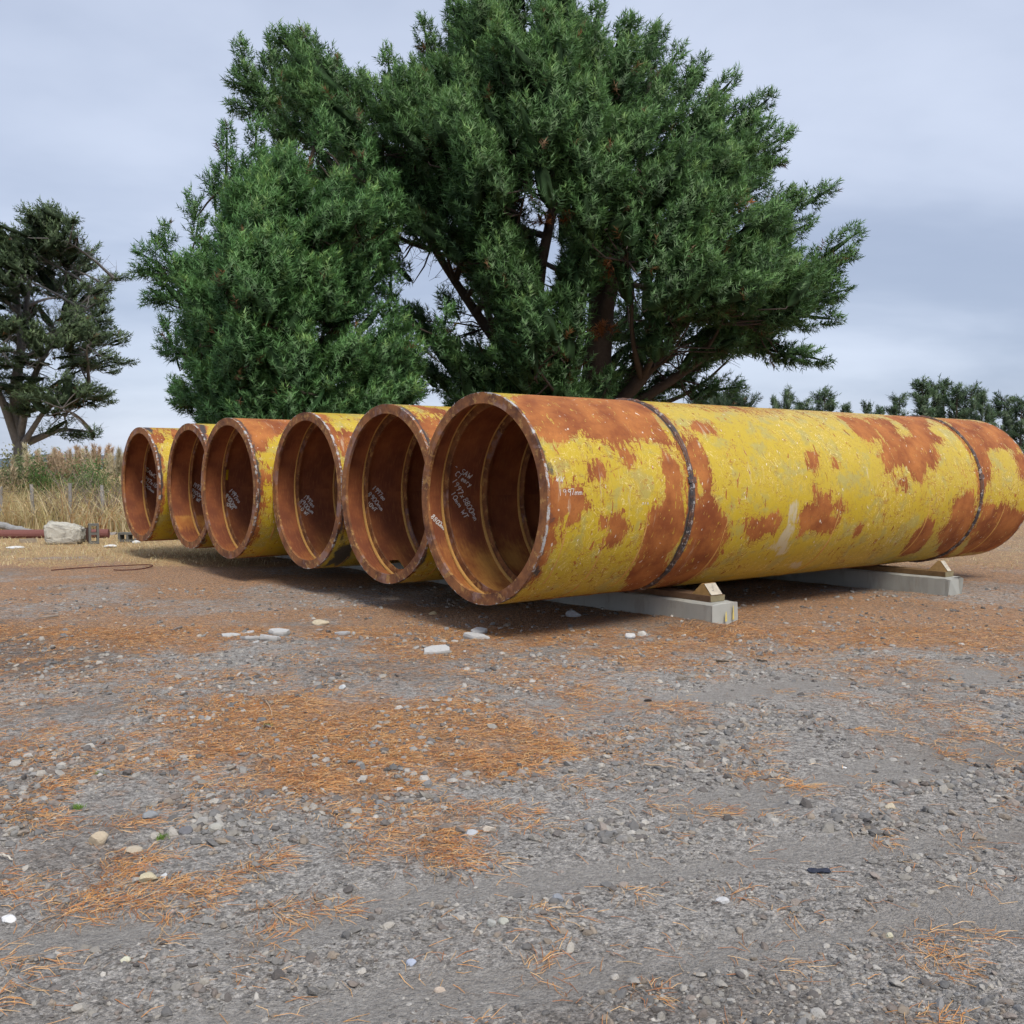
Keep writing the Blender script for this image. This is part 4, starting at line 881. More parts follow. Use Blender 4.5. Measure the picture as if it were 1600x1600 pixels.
def shrub(px, y, wid, hgt, colr, seed, label, name='green_shrub', leafn=2600, leaf=.05):
    r2 = np.random.default_rng(seed); p = dp(px, 740, y); o = empty(name, (p[0], y, 0)); tag(o, label, 'shrub', 'shrubs behind the fence')
    m = MB(); nb = 14; tips = []
    for _ in range(nb):
        a = r2.uniform(0, 6.28); rr = wid*.5*r2.uniform(.2, .9); tip = np.array([math.cos(a)*rr, math.sin(a)*rr, hgt*r2.uniform(.55, .95)]); tips.append(tip)
        tt = np.linspace(0, 1, 6)[:, None]; m.tube(tip*np.concatenate([tt, tt, tt**.8], 1)+r2.normal(0, .02, (6, 3))*tt, np.linspace(.022, .005, 6), 5, (.13, .1, .07))
    m.build('stems', M_bark, o)
    tips = np.array(tips); m = MB(); c = tips[r2.integers(0, nb, leafn)]
    q = c*(r2.uniform(.55, 1.08, (leafn, 1))) + np.clip(r2.normal(0, 1, (leafn, 3)), -1.7, 1.7)*(wid*.085, wid*.085, hgt*.075); q[:, 2] = np.abs(q[:, 2])
    d = r2.normal(size=(leafn, 3)); d[:, 2] += .4; d /= np.linalg.norm(d, axis=1)[:, None]; sdv = np.cross(d, r2.normal(size=(leafn, 3))); sdv /= np.linalg.norm(sdv, axis=1)[:, None]
    L_ = r2.uniform(.7, 1.4, (leafn, 1))*leaf*max(1, wid/1.6)
    V = np.stack([q, q+d*L_*.5+sdv*L_*.25, q+d*L_, q+d*L_*.5-sdv*L_*.25], 1).reshape(-1, 3)
    m.add(V, np.arange(leafn*4).reshape(-1, 4), np.repeat(np.array(colr)*1.45*r2.uniform(.6, 1.35, (leafn, 1)), 4, 0))
    f = m.build('foliage', M_leaf, o); f['kind'] = 'stuff'
shrub(68, 30, 2.0, 1.75, (.07, .13, .035), 1, 'dark green shrub below the cream plumes')
shrub(40, 31, 2.6, 1.9, (.1, .13, .06), 2, 'grey green scrubby shrub at the foot of the left pine')
shrub(146, 30, 1.5, 1.9, (.08, .16, .05), 3, 'bright green shrub in front of the tall brown pampas')
shrub(140, 28, 1.2, 1.35, (.11, .15, .06), 4, 'olive shrub just behind the fence')
shrub(10, 30, 2.4, 1.7, (.2, .16, .1), 6, 'brownish scrub at the left edge of the picture')
shrub(22, 33, 3.4, 2.2, (.16, .16, .08), 8, 'large drab scrub bush under the far left pine')
shrub(90, 34, 2.6, 2.0, (.15, .17, .08), 9, 'olive bush behind the pink pampas row')
shrub(118, 34, 2.6, 1.9, (.17, .17, .09), 10, 'straw tinted bush behind the middle of the pampas row')
shrub(176, 29, 1.6, 1.6, (.13, .16, .06), 7, 'small olive shrub beside the leftmost pipe')
def bare_bush(px, py, y, hgt, wid, seed, label, colr):
    r2 = np.random.default_rng(seed); p = dp(px, py, y); o = empty('bare_shrub', (p[0], y, 0)); tag(o, label, 'shrub', 'leafless shrubs by the fence')
    stems = MB(); twigs = MB()
    for _ in range(16):
        a = r2.uniform(0, 6.28); lean = r2.uniform(.1, .9); tip = np.array([math.cos(a)*wid*.5*lean, math.sin(a)*wid*.3*lean, hgt*r2.uniform(.6, 1)])
        tt = np.linspace(0, 1, 7)[:, None]; pts = tip*tt+np.cumsum(r2.normal(0, .025, (7, 3)), 0)*tt; stems.tube(pts, np.linspace(.014, .004, 7), 5, colr)
        for _ in range(9):
            b = pts[r2.integers(2, 7)]; d = r2.normal(0, .6, 3); d[2] = abs(d[2])+.4; d *= r2.uniform(.15, .4)/np.linalg.norm(d)
            twigs.tube([b, b+d*.5+r2.normal(0, .02, 3), b+d], (.006, .004, .003), 4, colr, cap=False)
    stems.build('stems', M_bark, o); f = twigs.build('twigs', M_bark, o); f['kind'] = 'stuff'
bare_bush(158, 810, 25.3, 1.25, 1.7, 11, 'leafless grey brown shrub by the fence left of the pipes', (.25, .2, .17))
bare_bush(95, 815, 25.2, 1.0, 2.0, 12, 'leafless twiggy shrub behind the concrete chunk', (.24, .19, .15))
bare_bush(120, 760, 28.0, 1.5, 1.8, 13, 'grey leafless shrub among dry grass behind the fence', (.3, .25, .22))

fence = empty('wire_fence', (-12.5, 25.0, 0)); tag(fence, 'old wire fence with thin grey wooden posts along the dry grass', 'fence')
rg = np.random.default_rng(8); posts = []
for px, hh in ((-52, 1.1), (3, 1.12), (52, 1.18), (108, 1.2), (161, 1.16), (207, 1.1), (262, 1.15)):
    p = dp(px, 800, 25.0); posts.append(p[0]); m = MB(); zz = np.linspace(-.05, hh, 7)
    m.tube(np.stack([p[0]+12.5+rg.normal(0, .006, 7)+zz*rg.normal(0, .02), rg.normal(0, .006, 7), zz], 1), .045+rg.normal(0, .004, 7), 7, np.array((.3, .29, .28))*rg.uniform(.85, 1.15))
    m.build('post', M_wood, fence)
for zw in (.25, .5, .75, 1.0):
    m = MB(); xs = np.linspace(min(posts)-.3, max(posts)+.3, 40)+12.5
    m.tube(np.stack([xs, 0*xs-.05, zw+.012*np.sin(xs*3.2)+rg.normal(0, .004, 40)], 1), .004, 4, (.22, .17, .14)); m.build('wire', M_wire, fence)

# ------------------------------------------------------------------ debris at the left
def lying_tube(name, a, b, r0, r1, colr, mat, label, cat, wob=.01, hollow=False):
    a = np.array(a); b = np.array(b); o = empty(name, tuple((a+b)/2*(1, 1, 0))); tag(o, label, cat); c0 = np.array(o.location)
    tt = np.linspace(0, 1, 14)[:, None]; r2 = np.random.default_rng(int(abs(a[0])*100)); m = MB()
    m.tube(a+(b-a)*tt+r2.normal(0, wob, (14, 3))-c0, np.linspace(r0, r1, 14), 12, colr); m.build('length', mat, o, smooth=False)
    return o
p1 = dp(-20, 816, 23.2); p2 = dp(55, 832, 23.4)
lying_tube('grey_log', (p1[0], p1[1], p1[2]), (p2[0], p2[1], .07), .085, .07, (.3, .3, .3), M_wood, 'weathered grey pole lying sloped at the far left', 'log')
p1 = gp(-60, 846); p2 = gp(150, 842)
lying_tube('red_pipe', (p1[0], 22.6, .1), (-9.15, 22.9, .1), .1, .1, (.2, .085, .075), M_stone, 'dull red steel pipe lying on the ground at far left', 'pipe', 0)
# big broken concrete chunk
p = gp(92, 851); r2 = np.random.default_rng(4); v = ICO2[0].copy()
v = np.sign(v)*np.abs(v)**.45; v /= np.abs(v).max(0); v += r2.normal(0, .02, v.shape)
zt = np.where(v[:, 2] > 0, 1.0-.36*(v[:, 0]*.5+.5), 1.0); v[:, 2] = v[:, 2]*zt
m = MB()
sub_v, sub_f = ico(4); sv = np.sign(sub_v)*np.abs(sub_v)**.42; sv /= np.abs(sv).max(0)
sv[:, 2] *= np.where(sv[:, 2] > 0, 1.05-.42*(sv[:, 0]*.5+.5), 1.0); sv += .05*(np.stack([fbm(sv[:, 0]*3+k*9+sv[:, 2]*2, sv[:, 1]*3+sv[:, 2]*3.3, 2.0, 3) for k in range(3)], 1)-.5)*2
up_ = sstep(sv[:, 2], .0, .5)*sstep(sv[:, 2]+sv[:, 0]*.2, .0, .6); sv[:, 2] -= up_*.55*(fbm(sv[:, 0]*2.2+sv[:, 1]*.8+5, sv[:, 1]*3.0+7, 1.6, 4)-.25); sv += .1*(np.stack([fbm(sv[:, 0]*4+k*9+sv[:, 2]*5, sv[:, 1]*4+sv[:, 2]*4.3, 2.2, 3) for k in range(3)], 1)-.5)
m.add(sv*(.37, .26, .26)+(0, 0, .245), sub_f, (.5, .48, .42))
o = m.build('concrete_chunk', M_rubble); o.location = (p[0]+.02, p[1]+.25, 0); o.rotation_euler = (0, 0, .12); tag(o, 'large pale broken concrete chunk with rough top at far left', 'rubble')
def hollow_block(p, rz, rx, label, stand):
    o = empty('hollow_block', p, rz); tag(o, label, 'concrete block', 'hollow concrete blocks'); m = MB()
    W, H_, D, t_ = .42, .2, .2, .045
    M = Matrix.Rotation(math.pi/2, 4, 'Y') @ Matrix.Translation((-W/2, 0, 0)) if stand else Matrix.Identity(4)
    if stand: M = Matrix.Translation((0, 0, 0)) @ Matrix.Rotation(-math.pi/2, 4, 'Y') @ Matrix.Translation((W/2, 0, 0))
    else: M = Matrix.Translation((0, 0, H_/2))
    for lo, hi in (((-W/2, -D/2, -H_/2), (W/2, D/2, -H_/2+t_)), ((-W/2, -D/2, H_/2-t_), (W/2, D/2, H_/2)), ((-W/2, -D/2, -H_/2+t_), (-W/2+t_, D/2, H_/2-t_)), ((W/2-t_, -D/2, -H_/2+t_), (W/2, D/2, H_/2-t_)), ((-t_/2, -D/2, -H_/2+t_), (t_/2, D/2, H_/2-t_))):
        m.box(lo, hi, M=M)
    m.build('block_body', M_blockc, o)
p = gp(143, 850); hollow_block((p[0], p[1]+.12, 0), .45, 0, 'upright hollow concrete block beside the broken chunk', True)
p = gp(199, 847); hollow_block((p[0], p[1]+.12, 0), -.12, 0, 'hollow concrete block lying flat beside the leftmost pipe mouth', False)
def slab(name, p, size, rz, colr, mat, label, cat, rx=0.0):
    m = MB(); r2 = np.random.default_rng(int(abs(p[0]*50))); a, b, c = size; n = 7
    xs = np.linspace(-a/2, a/2, n); prof = np.array([(-b/2, 0), (b/2, 0), (b/2*.96, c), (-b/2*.94, c)])
    v = np.zeros((n, 4, 3)); v[:, :, 0] = xs[:, None]; v[:, :, 1:] = prof; v += r2.normal(0, min(size)*.05, v.shape); v[[0, -1], :, 0] += r2.normal(0, a*.02, (2, 4))
    i0 = np.arange(n-1)[:, None]*4; j = np.arange(4)[None]; k = (j+1) % 4
    m.add(v.reshape(-1, 3), np.stack([i0+k, i0+4+k, i0+4+j, i0+j], -1).reshape(-1, 4), colr); m.add(v[0], [(0, 1, 2, 3)], colr); m.add(v[-1], [(3, 2, 1, 0)], colr)
    o = m.build(name, mat); o.location = (p[0], p[1], p[2] if len(p) > 2 else 0); o.rotation_euler = (rx, 0, rz); return tag(o, label, cat)
p = gp(127, 848); slab('timber_offcut', (p[0], p[1]+.3, 0), (.14, .2, .3), .3, (.07, .04, .032), M_wood, 'dark brown timber offcut between chunk and hollow block', 'timber')
p = gp(164, 836); slab('timber_board', (p[0], p[1], 0), (.55, .14, .06), .1, (.34, .32, .31), M_wood, 'grey weathered board lying behind the hollow block', 'timber')
p = gp(44, 848); slab('broken_timber', (p[0], p[1], .0), (.32, .12, .08), .5, (.3, .25, .19), M_wood, 'short broken piece of grey timber on dry grass at left', 'timber')
p = gp(170, 826); slab('rusty_plate', (p[0], p[1], 0), (.5, .16, .04), .05, (.2, .07, .06), M_wire, 'small rust red steel strip lying by the fence', 'scrap')
p = gp(210, 851); stone(212, 849, 13, 6, (.62, .62, .6), 'stone', 'white pale stone under the leftmost pipe mouth', 'stone', 'loose stones on the yard', seed=5)
# steel hoop lying on the needles
pts = [gp(x, y) for x, y in ((80, 893), (120, 890.5), (160, 889), (200, 887.6), (228, 887), (239, 888), (238, 890), (225, 893), (205, 894.5), (186, 894), (178, 892.5))]
pts = np.array(pts); pts[:, 2] = .03; tt = np.linspace(0, len(pts)-1, 60); pp = np.stack([np.interp(tt, np.arange(len(pts)), pts[:, k]) for k in range(3)], 1)
for _ in range(3): pp[1:-1] = (pp[:-2]+pp[1:-1]*2+pp[2:])/4
pp[:, 2] = .02+.03*np.sin(np.linspace(0, 3.1, 60)); m = MB(); m.tube(pp, .009, 6, (.09, .025, .02))
tag(m.build('steel_rod', M_wire, smooth=True), 'thin dark red bent steel rod lying on the needles at left', 'rod')
# crumpled dark plastic scrap
p = gp(1280, 1366); m = MB(); xs = np.linspace(-.042, .042, 11); ys = np.linspace(-.016, .016, 5); XX, YY = np.meshgrid(xs, ys, indexing='ij'); r2 = np.random.default_rng(2)
ZZ = .008+.012*fbm(XX*60+4, YY*60, 1.0, 3); V = np.stack([XX+r2.normal(0, .002, XX.shape), YY+r2.normal(0, .002, XX.shape), ZZ], -1).reshape(-1, 3); jj = (np.arange(10)[:, None]*5+np.arange(4)[None]).ravel()
m.add(V, np.stack([jj, jj+5, jj+6, jj+1], 1), (.03, .035, .055)); m.add(V-(0, 0, .003), np.stack([jj, jj+1, jj+6, jj+5], 1), (.03, .035, .055))
o = m.build('plastic_scrap', M_wire); o.location = (p[0], p[1], .003); tag(o, 'small crumpled dark blue plastic scrap on the right gravel', 'litter')

# ------------------------------------------------------------------ trees
def shoots(mb, P, D, L, nl, nw, needles, colr, r2, body=None):
    """needle bunches: P base, D direction, L stem length, nl needle length"""
    n = len(P); D = D/np.linalg.norm(D, axis=1)[:, None]
    a = np.cross(D, np.array([.3, .9, .2])); a /= np.linalg.norm(a, axis=1)[:, None]+1e-9; b = np.cross(D, a)
    t_ = np.linspace(0.05, 1, needles)[None]+r2.uniform(-.06, .06, (n, needles)); ph = r2.uniform(0, 6.28, (n, needles))
    al = np.radians(80-46*np.clip(t_, 0, 1)**1.3)+r2.normal(0, .12, (n, needles))
    rdir = np.cos(ph)[..., None]*a[:, None]+np.sin(ph)[..., None]*b[:, None]
    nd = np.cos(al)[..., None]*D[:, None]+np.sin(al)[..., None]*rdir
    base = P[:, None]+D[:, None]*(t_*L[:, None])[..., None]; ln = nl*r2.uniform(.7, 1.15, (n, needles))
    side = np.cross(nd, r2.normal(size=(n, needles, 3))); side /= np.linalg.norm(side, axis=2)[..., None]+1e-9; side *= nw/2
    if body is None: body = D
    N = body[:, None]*1.0+nd*.35; N /= np.linalg.norm(N, axis=2)[..., None]+1e-9
    flip = (np.cross(side, nd)*N).sum(2) < 0; side = np.where(flip[..., None], -side, side)     # needles face out of the tuft they belong to
    if not hasattr(mb, 'nrm'): mb.nrm = []
    mb.nrm.append(np.repeat(N.reshape(-1, 3), 3, 0))
    V = np.stack([base-side, base+side, base+nd*ln[..., None]], 2).reshape(-1, 3)
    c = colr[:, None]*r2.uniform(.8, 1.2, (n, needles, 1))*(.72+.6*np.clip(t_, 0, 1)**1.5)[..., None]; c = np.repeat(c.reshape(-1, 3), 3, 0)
    mb.add(V, np.arange(n*needles*3).reshape(-1, 3), c)

def sample_poly(poly, n, r2):
    poly = np.array(poly, float); lo, hi = poly.min(0), poly.max(0); out = np.zeros((0, 2))
    while len(out) < n:
        q = lo+(hi-lo)*r2.random((n*3, 2)); out = np.concatenate([out, q[poly_sd(q[:, 0], q[:, 1], poly) > 0]])
    return out[:n]

def pine(name, label, depth, trunk_px, outline, gaps, n_pl, half, dmax, seed, greens, base_h=0.0, lift=0.9, pl_len=(0.9, 1.7), pl_rad=.34, shoots_pl=34,
         shoot_l=.34, nl=.17, nw=.02, needles=26, trunk_r=.42, top=None, flat=0.0, spires=(), dead=(), limbs=55, bark=(.07, .055, .045), group=None, twigs=700, leaders=(), clump=9, spread=.62, cone=1.7, spreadout=1.3, core=.36):
    """a pine whose crown fills a rounded volume; outline = its side view in photo pixels taken at the trunk's depth"""
    r2 = np.random.default_rng(seed)
    o3 = lambda p: dp(p[0], p[1], depth)
    O = np.array([o3(p)[[0, 2]] for p in outline]); GP = [(np.array([o3(p)[[0, 2]] for p in g_]), k) for g_, k in gaps]
    tr = [o3(p) for p in trunk_px]; root = empty(name, (tr[0][0], depth, 0)); tag(root, label, 'tree', group); C0 = np.array([tr[0][0], depth, 0])
    # plume tips through the volume, most of them on its skin
    nc = max(10, int(n_pl*2/clump)); qc = sample_poly(O, nc, r2); sc_ = poly_sd(qc[:, 0], qc[:, 1], O)
    ci = np.concatenate([np.repeat(np.arange(nc), clump)]); 
    cu = r2.random(len(ci))**.75; crr = spread*(.12+1.0*cu); cdx = r2.normal(0, .62, len(ci))*crr; cdw = r2.normal(0, .62, len(ci))*crr
    if flat > .3: cu = cu*0; cdx = r2.normal(0, spread*1.6, len(ci)); cdw = r2.normal(0, spread*1.6, len(ci))
    xc_ = np.mean(O[:, 0]); rm_ = np.ptp(O[:, 0])/2; zc_ = O[:, 1].min()+.35*np.ptp(O[:, 1])
    oc = np.stack([(qc[:, 0]-xc_)/rm_*spreadout, .15*(qc[:, 1]-zc_)/np.ptp(O[:, 1])+lift], 1); oc /= np.linalg.norm(oc, axis=1)[:, None]
    ocp = np.stack([oc[:, 1], -oc[:, 0]], 1)
    q = qc[ci]-oc[ci]*(cu*cone)[:, None]+ocp[ci]*cdx[:, None]+r2.normal(0, .06+.1*(flat > .3), (len(ci), 2))
    sdv = poly_sd(q[:, 0], q[:, 1], O); ok_ = sdv > -.1; q, sdv, ci, cu, cdx, cdw = q[ok_], np.maximum(sdv[ok_], 0), ci[ok_], cu[ok_], cdx[ok_], cdw[ok_]
    side = np.where(r2.random(nc) < .76, -1, 1); shell_ = np.where(r2.random(nc) < .8, r2.uniform(.72, 1.0, nc), r2.uniform(.1, .7, nc))
    keep = np.ones(len(q), bool)
    for gpoly, kp in GP: keep &= ~((poly_sd(q[:, 0], q[:, 1], gpoly) > 0) & (r2.random(nc)[ci] < kp))
    pick = np.sort(r2.permutation(np.where(keep)[0])[:n_pl]); q, sdv, ci, cu, cdx, cdw = q[pick], sdv[pick], ci[pick], cu[pick], cdx[pick], cdw[pick]; n = len(q)
    hd = half*np.sqrt(np.clip(1-(1-np.clip(sdv/dmax, 0, 1))**2, 0, 1)); hc = half*np.sqrt(np.clip(1-(1-np.clip(sc_[ci]/dmax, 0, 1))**2, 0, 1)); wdep = side[ci]*hc*shell_[ci]+cdw
    # perspective: keep the silhouette where it is seen from the yard
    f_ = (depth+wdep)/depth
    P = np.stack([q[:, 0]*np.where(sdv < 1.2, f_, 1), depth+wdep, q[:, 1]], 1)
    cen = np.array([O[:, 0].mean(), depth, np.interp(.4, [0, 1], [O[:, 1].min(), O[:, 1].max()])])
    out = P-cen; out /= np.linalg.norm(out, axis=1)[:, None]
    rel = np.stack([cdx, cdw, 0*cdx], 1)/spread
    D = out*(.3-flat*.0)+rel*.8*(1-flat)+np.stack([oc[ci, 0], 0*cdx, oc[ci, 1]], 1)*1.1*(1-.6*flat)+np.array([0, 0, .25*lift])+r2.normal(0, .2, (n, 3)); D[:, 2] *= (1-flat*.6); D /= np.linalg.norm(D, axis=1)[:, None]
    Ln = r2.uniform(*pl_len, n)
    Ln = Ln*np.clip(.45+sdv/1.2, .45, 1.0)
    rr_ = r2.random(nc)[ci]; kp2 = np.ones(n, bool)                       # open windows through the crown
    for fr in (.15, .6, 1.0):
        X = P-D*(Ln*fr)[:, None]; kx = X[:, 0]*depth/X[:, 1]; kz = CAMH+(X[:, 2]-CAMH)*depth/X[:, 1]
        for gpoly, kp in GP: kp2 &= ~((poly_sd(kx, kz, gpoly) > 0) & (rr_ < kp))
    P, D, Ln, ci = P[kp2], D[kp2], Ln[kp2], ci[kp2]; n = len(P)
    n_vol = n
    if len(spires):
        for (x, y, dx, dy, ll) in spires:
            p = o3((x, y)); d = np.array([dx, r2.uniform(-.2, .2), -dy]); d /= np.linalg.norm(d)
            kk = 3 if ll > 1.1 else 2; per = r2.normal(0, 1, (kk, 3)); per -= (per @ d)[:, None]*d; bk = np.array([0]+list(r2.uniform(.35, 1.1, kk-1)))
            P = np.concatenate([P, p-d*(bk*ll*.75)[:, None]+per*(.22*ll*np.minimum(bk, .7))[:, None]]); dd = d+per*.3*(bk > 0)[:, None]+np.array([0, 0, .25])*(bk > 0)[:, None]
            D = np.concatenate([D, dd/np.linalg.norm(dd, axis=1)[:, None]]); Ln = np.concatenate([Ln, np.full(kk, ll*.8)])
    n = len(P); B = P-D*Ln[:, None]                                      # plume base
    # shoots of every plume
    k = (shoots_pl*Ln/np.mean(pl_len)).astype(int)+6; idx = np.repeat(np.arange(n), k); m_ = len(idx)
    u = r2.random(m_)**.8; ax = D[idx]; pr = pl_rad*np.sin(math.pi*(.14+.80*u))**.75*np.clip(Ln[idx]/np.mean(pl_len), .55, 1.2)
    aa = np.cross(ax, np.array([.2, .3, .9])); aa /= np.linalg.norm(aa, axis=1)[:, None]+1e-9; bb = np.cross(ax, aa); ph = r2.uniform(0, 6.28, m_)
    rd = np.cos(ph)[:, None]*aa+np.sin(ph)[:, None]*bb; rd[:, 2] *= (1-flat*.7)
    SPt = B[idx]+ax*(u*Ln[idx])[:, None]*.9+rd*(pr*r2.uniform(.5, .85, m_))[:, None]
    be = np.radians(62-50*u)+r2.normal(0, .14, m_)
    SD = ax*np.cos(be)[:, None]+rd*np.sin(be)[:, None]+np.array([0, 0, .25*(1-flat*.4)])
    g1, g2, g3 = (np.array(c) for c in greens)
    plv = r2.random(n)[idx]; mixv = np.clip(.42*u+.45*plv+r2.normal(.03, .16, m_), 0, 1)[:, None]  # tips lighter as new growth; darker bases also paint shade between plumes
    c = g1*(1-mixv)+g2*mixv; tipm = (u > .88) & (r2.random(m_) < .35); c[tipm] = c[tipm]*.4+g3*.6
    brown = (r2.random(m_) < .006) | ((u < .2) & (r2.random(m_) < .09)); c[brown] = np.array((.14, .075, .03))*r2.uniform(.6, 1.3, (brown.sum(), 1))
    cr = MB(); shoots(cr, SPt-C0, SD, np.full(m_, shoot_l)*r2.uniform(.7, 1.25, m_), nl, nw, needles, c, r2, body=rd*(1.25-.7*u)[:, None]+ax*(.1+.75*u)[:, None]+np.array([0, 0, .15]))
    # dense needle mass inside each plume, colour darkened to paint its inner shade
    bv, bf = ICO1; nb = len(bv); a_ = np.cross(D, np.array([.2, .3, .9])); a_ /= np.linalg.norm(a_, axis=1)[:, None]+1e-9; b_ = np.cross(D, a_)
    rr0 = pl_rad*np.clip(Ln/np.mean(pl_len), .55, 1.2)*core*r2.uniform(.85, 1.1, n)*np.where(np.arange(n) < n_vol, 1, .5); tz = bv[:, 2]; taper = (1-.32*tz)[None]*(1+r2.normal(0, .13, (n, nb)))
    vz = D[:, None]*(Ln*(.46)*.92)[:, None, None]*tz[None, :, None]; vr = (a_[:, None]*bv[None, :, :1]+b_[:, None]*bv[None, :, 1:2])*(1.0, 1.0, 1-flat*.65)
    V = (B+D*(Ln*.47)[:, None])[:, None]+vz+vr*(rr0[:, None]*taper)[..., None]-C0
    Nb = vr*1.1+D[:, None]*tz[None, :, None]*.6+r2.normal(0, .5, V.shape)+np.array([0, 0, .1]); Nb /= np.linalg.norm(Nb, axis=2)[..., None]+1e-9
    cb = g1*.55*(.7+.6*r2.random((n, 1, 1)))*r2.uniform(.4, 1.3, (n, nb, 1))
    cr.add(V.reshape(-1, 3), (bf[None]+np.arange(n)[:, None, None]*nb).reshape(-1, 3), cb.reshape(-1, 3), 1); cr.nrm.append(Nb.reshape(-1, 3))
    for (x, y, w_, rr_) in dead:                                         # browned tufts
        p = o3((x, y))+np.array([0, w_, 0]); kk = 14; dd = r2.normal(size=(kk, 3)); dd[:, 2] = np.abs(dd[:, 2])
        shoots(cr, p+dd*rr_*.35-C0, dd, np.full(kk, .25), nl, nw, needles, np.array((.36, .13, .04))*r2.uniform(.7, 1.2, (kk, 1)), r2)
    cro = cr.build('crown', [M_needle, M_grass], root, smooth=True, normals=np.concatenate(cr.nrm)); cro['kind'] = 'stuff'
    # trunk with leaders, limbs to groups of plumes, branches to every plume
    tm = MB(); T_ = np.array([(p[0], depth, max(p[2], -.05)) for p in tr]); T_[0, 2] = -.1
    tt = np.linspace(0, len(T_)-1, 30); TP = np.stack([np.interp(tt, np.arange(len(T_)), T_[:, k]) for k in range(3)], 1)
    TP[:, 0] += .06*np.sin(tt*3.1); zr = (TP[:, 2]-TP[0, 2])/(TP[-1, 2]-TP[0, 2])
    tm.tube(TP-C0, trunk_r*(1-.82*zr)*(1+.35*np.exp(-zr*22)), 12, bark); tm.build('trunk', M_bark, root, smooth=True)
    bm = MB(); LD = [TP]
    for ld in leaders:
        pts = np.array([o3((a, b))+np.array([0, w_, 0]) for a, b, w_, _ in ld]); rs = np.array([c_ for *_, c_ in ld]); s_ = np.linspace(0, len(pts)-1, 16)
        pp = np.stack([np.interp(s_, np.arange(len(pts)), pts[:, k]) for k in range(3)], 1)
        for _ in range(2): pp[1:-1] = (pp[:-2]+2*pp[1:-1]+pp[2:])/4
        bm.tube(pp-C0, np.interp(s_, np.arange(len(pts)), rs), 8, bark); LD.append(pp)
    AP = np.concatenate(LD)
    cc = B[r2.choice(n, limbs, replace=False)]
    for _ in range(5):
        lab = np.argmin(((B[:, None]-cc[None])**2).sum(2), 1)
        for j in range(limbs):
            if (lab == j).any(): cc[j] = B[lab == j].mean(0)
    for j in range(limbs):
        tgt = cc[j]; hor = np.hypot(tgt[0]-AP[:, 0], tgt[1]-AP[:, 1]); want = tgt[2]-(.55-.35*flat)*hor-.3
        cost = np.abs(AP[:, 2]-np.clip(want, base_h+.8, 99))+.75*hor; a0 = AP[np.argmin(cost)]
        s_ = np.linspace(0, 1, 9)[:, None]; L_ = np.linalg.norm(tgt-a0)
        pp = a0+(tgt-a0)*s_; pp[:, 2:] += -.10*L_*np.sin(s_*math.pi)*(1 if lift > .4 else -.4); pp += np.cumsum(r2.normal(0, .035, (9, 3)), 0)*s_
        r0 = min(.03+.018*L_, trunk_r*.42); bm.tube(pp-C0, np.linspace(r0, .022, 9), 7, bark)
        for i_ in np.where(lab == j)[0]:
            a1 = pp[np.argmin(((pp-B[i_])**2).sum(1)+np.linspace(0, .2, 9))]; e_ = B[i_]+D[i_]*Ln[i_]*.6
            q_ = np.array([a1, (a1+B[i_])/2+r2.normal(0, .06, 3), B[i_], e_]); bm.tube(q_-C0, (.032, .026, .02, .008), 5, bark, cap=False)
    if twigs:
        src = np.array(bm.v[0][:1]) if False else np.concatenate([v for v in bm.v if len(v) > 30])
        for v0 in src[r2.integers(0, len(src), twigs)]:
            d = r2.normal(size=3); d[2] = d[2]*.6+.1; d *= r2.uniform(.4, 1.1)/np.linalg.norm(d); md = v0+d*.5+r2.normal(0, .07, 3)
            bm.tube([v0, md, v0+d], (.011, .008, .004), 3, bark, cap=False)
            for _ in range(2): bm.tube([md, md+r2.normal(0, .22, 3)], (.007, .004), 3, bark, cap=False)
    bm.build('branches', M_bark, root, smooth=True)
    return root

big_outline = [(690, -20), (760, -50), (850, -60), (905, -25), (935, 30), (1035, 50), (1105, 100), (1152, 122), (1140, 160), (1200, 160), (1185, 205), (1232, 212), (1222, 258), (1300, 300), (1262, 350), (1335, 372), (1325, 440), (1300, 505), (1215, 520), (1140, 548),
   (1080, 560), (1010, 600), (990, 650), (700, 650), (640, 560), (600, 420), (520, 330), (430, 240), (385, 185), (362, 130), (375, 75), (425, 60), (462, 75), (490, 115), (525, 100), (560, 125), (595, 95), (640, 90), (660, 45)]
big_gaps = [([(645, 405), (700, 400), (750, 460), (785, 530), (730, 560), (670, 480)], .9), ([(835, 340), (872, 335), (880, 420), (862, 490), (838, 470)], .8), ([(905, 450), (985, 440), (990, 590), (910, 600)], .78),
            ([(1000, 500), (1110, 530), (1075, 590), (1005, 600)], .3), ([(1090, 575), (1230, 540), (1230, 630), (1090, 650)], .5), ([(635, 250), (668, 250), (670, 310), (640, 310)], .8)]
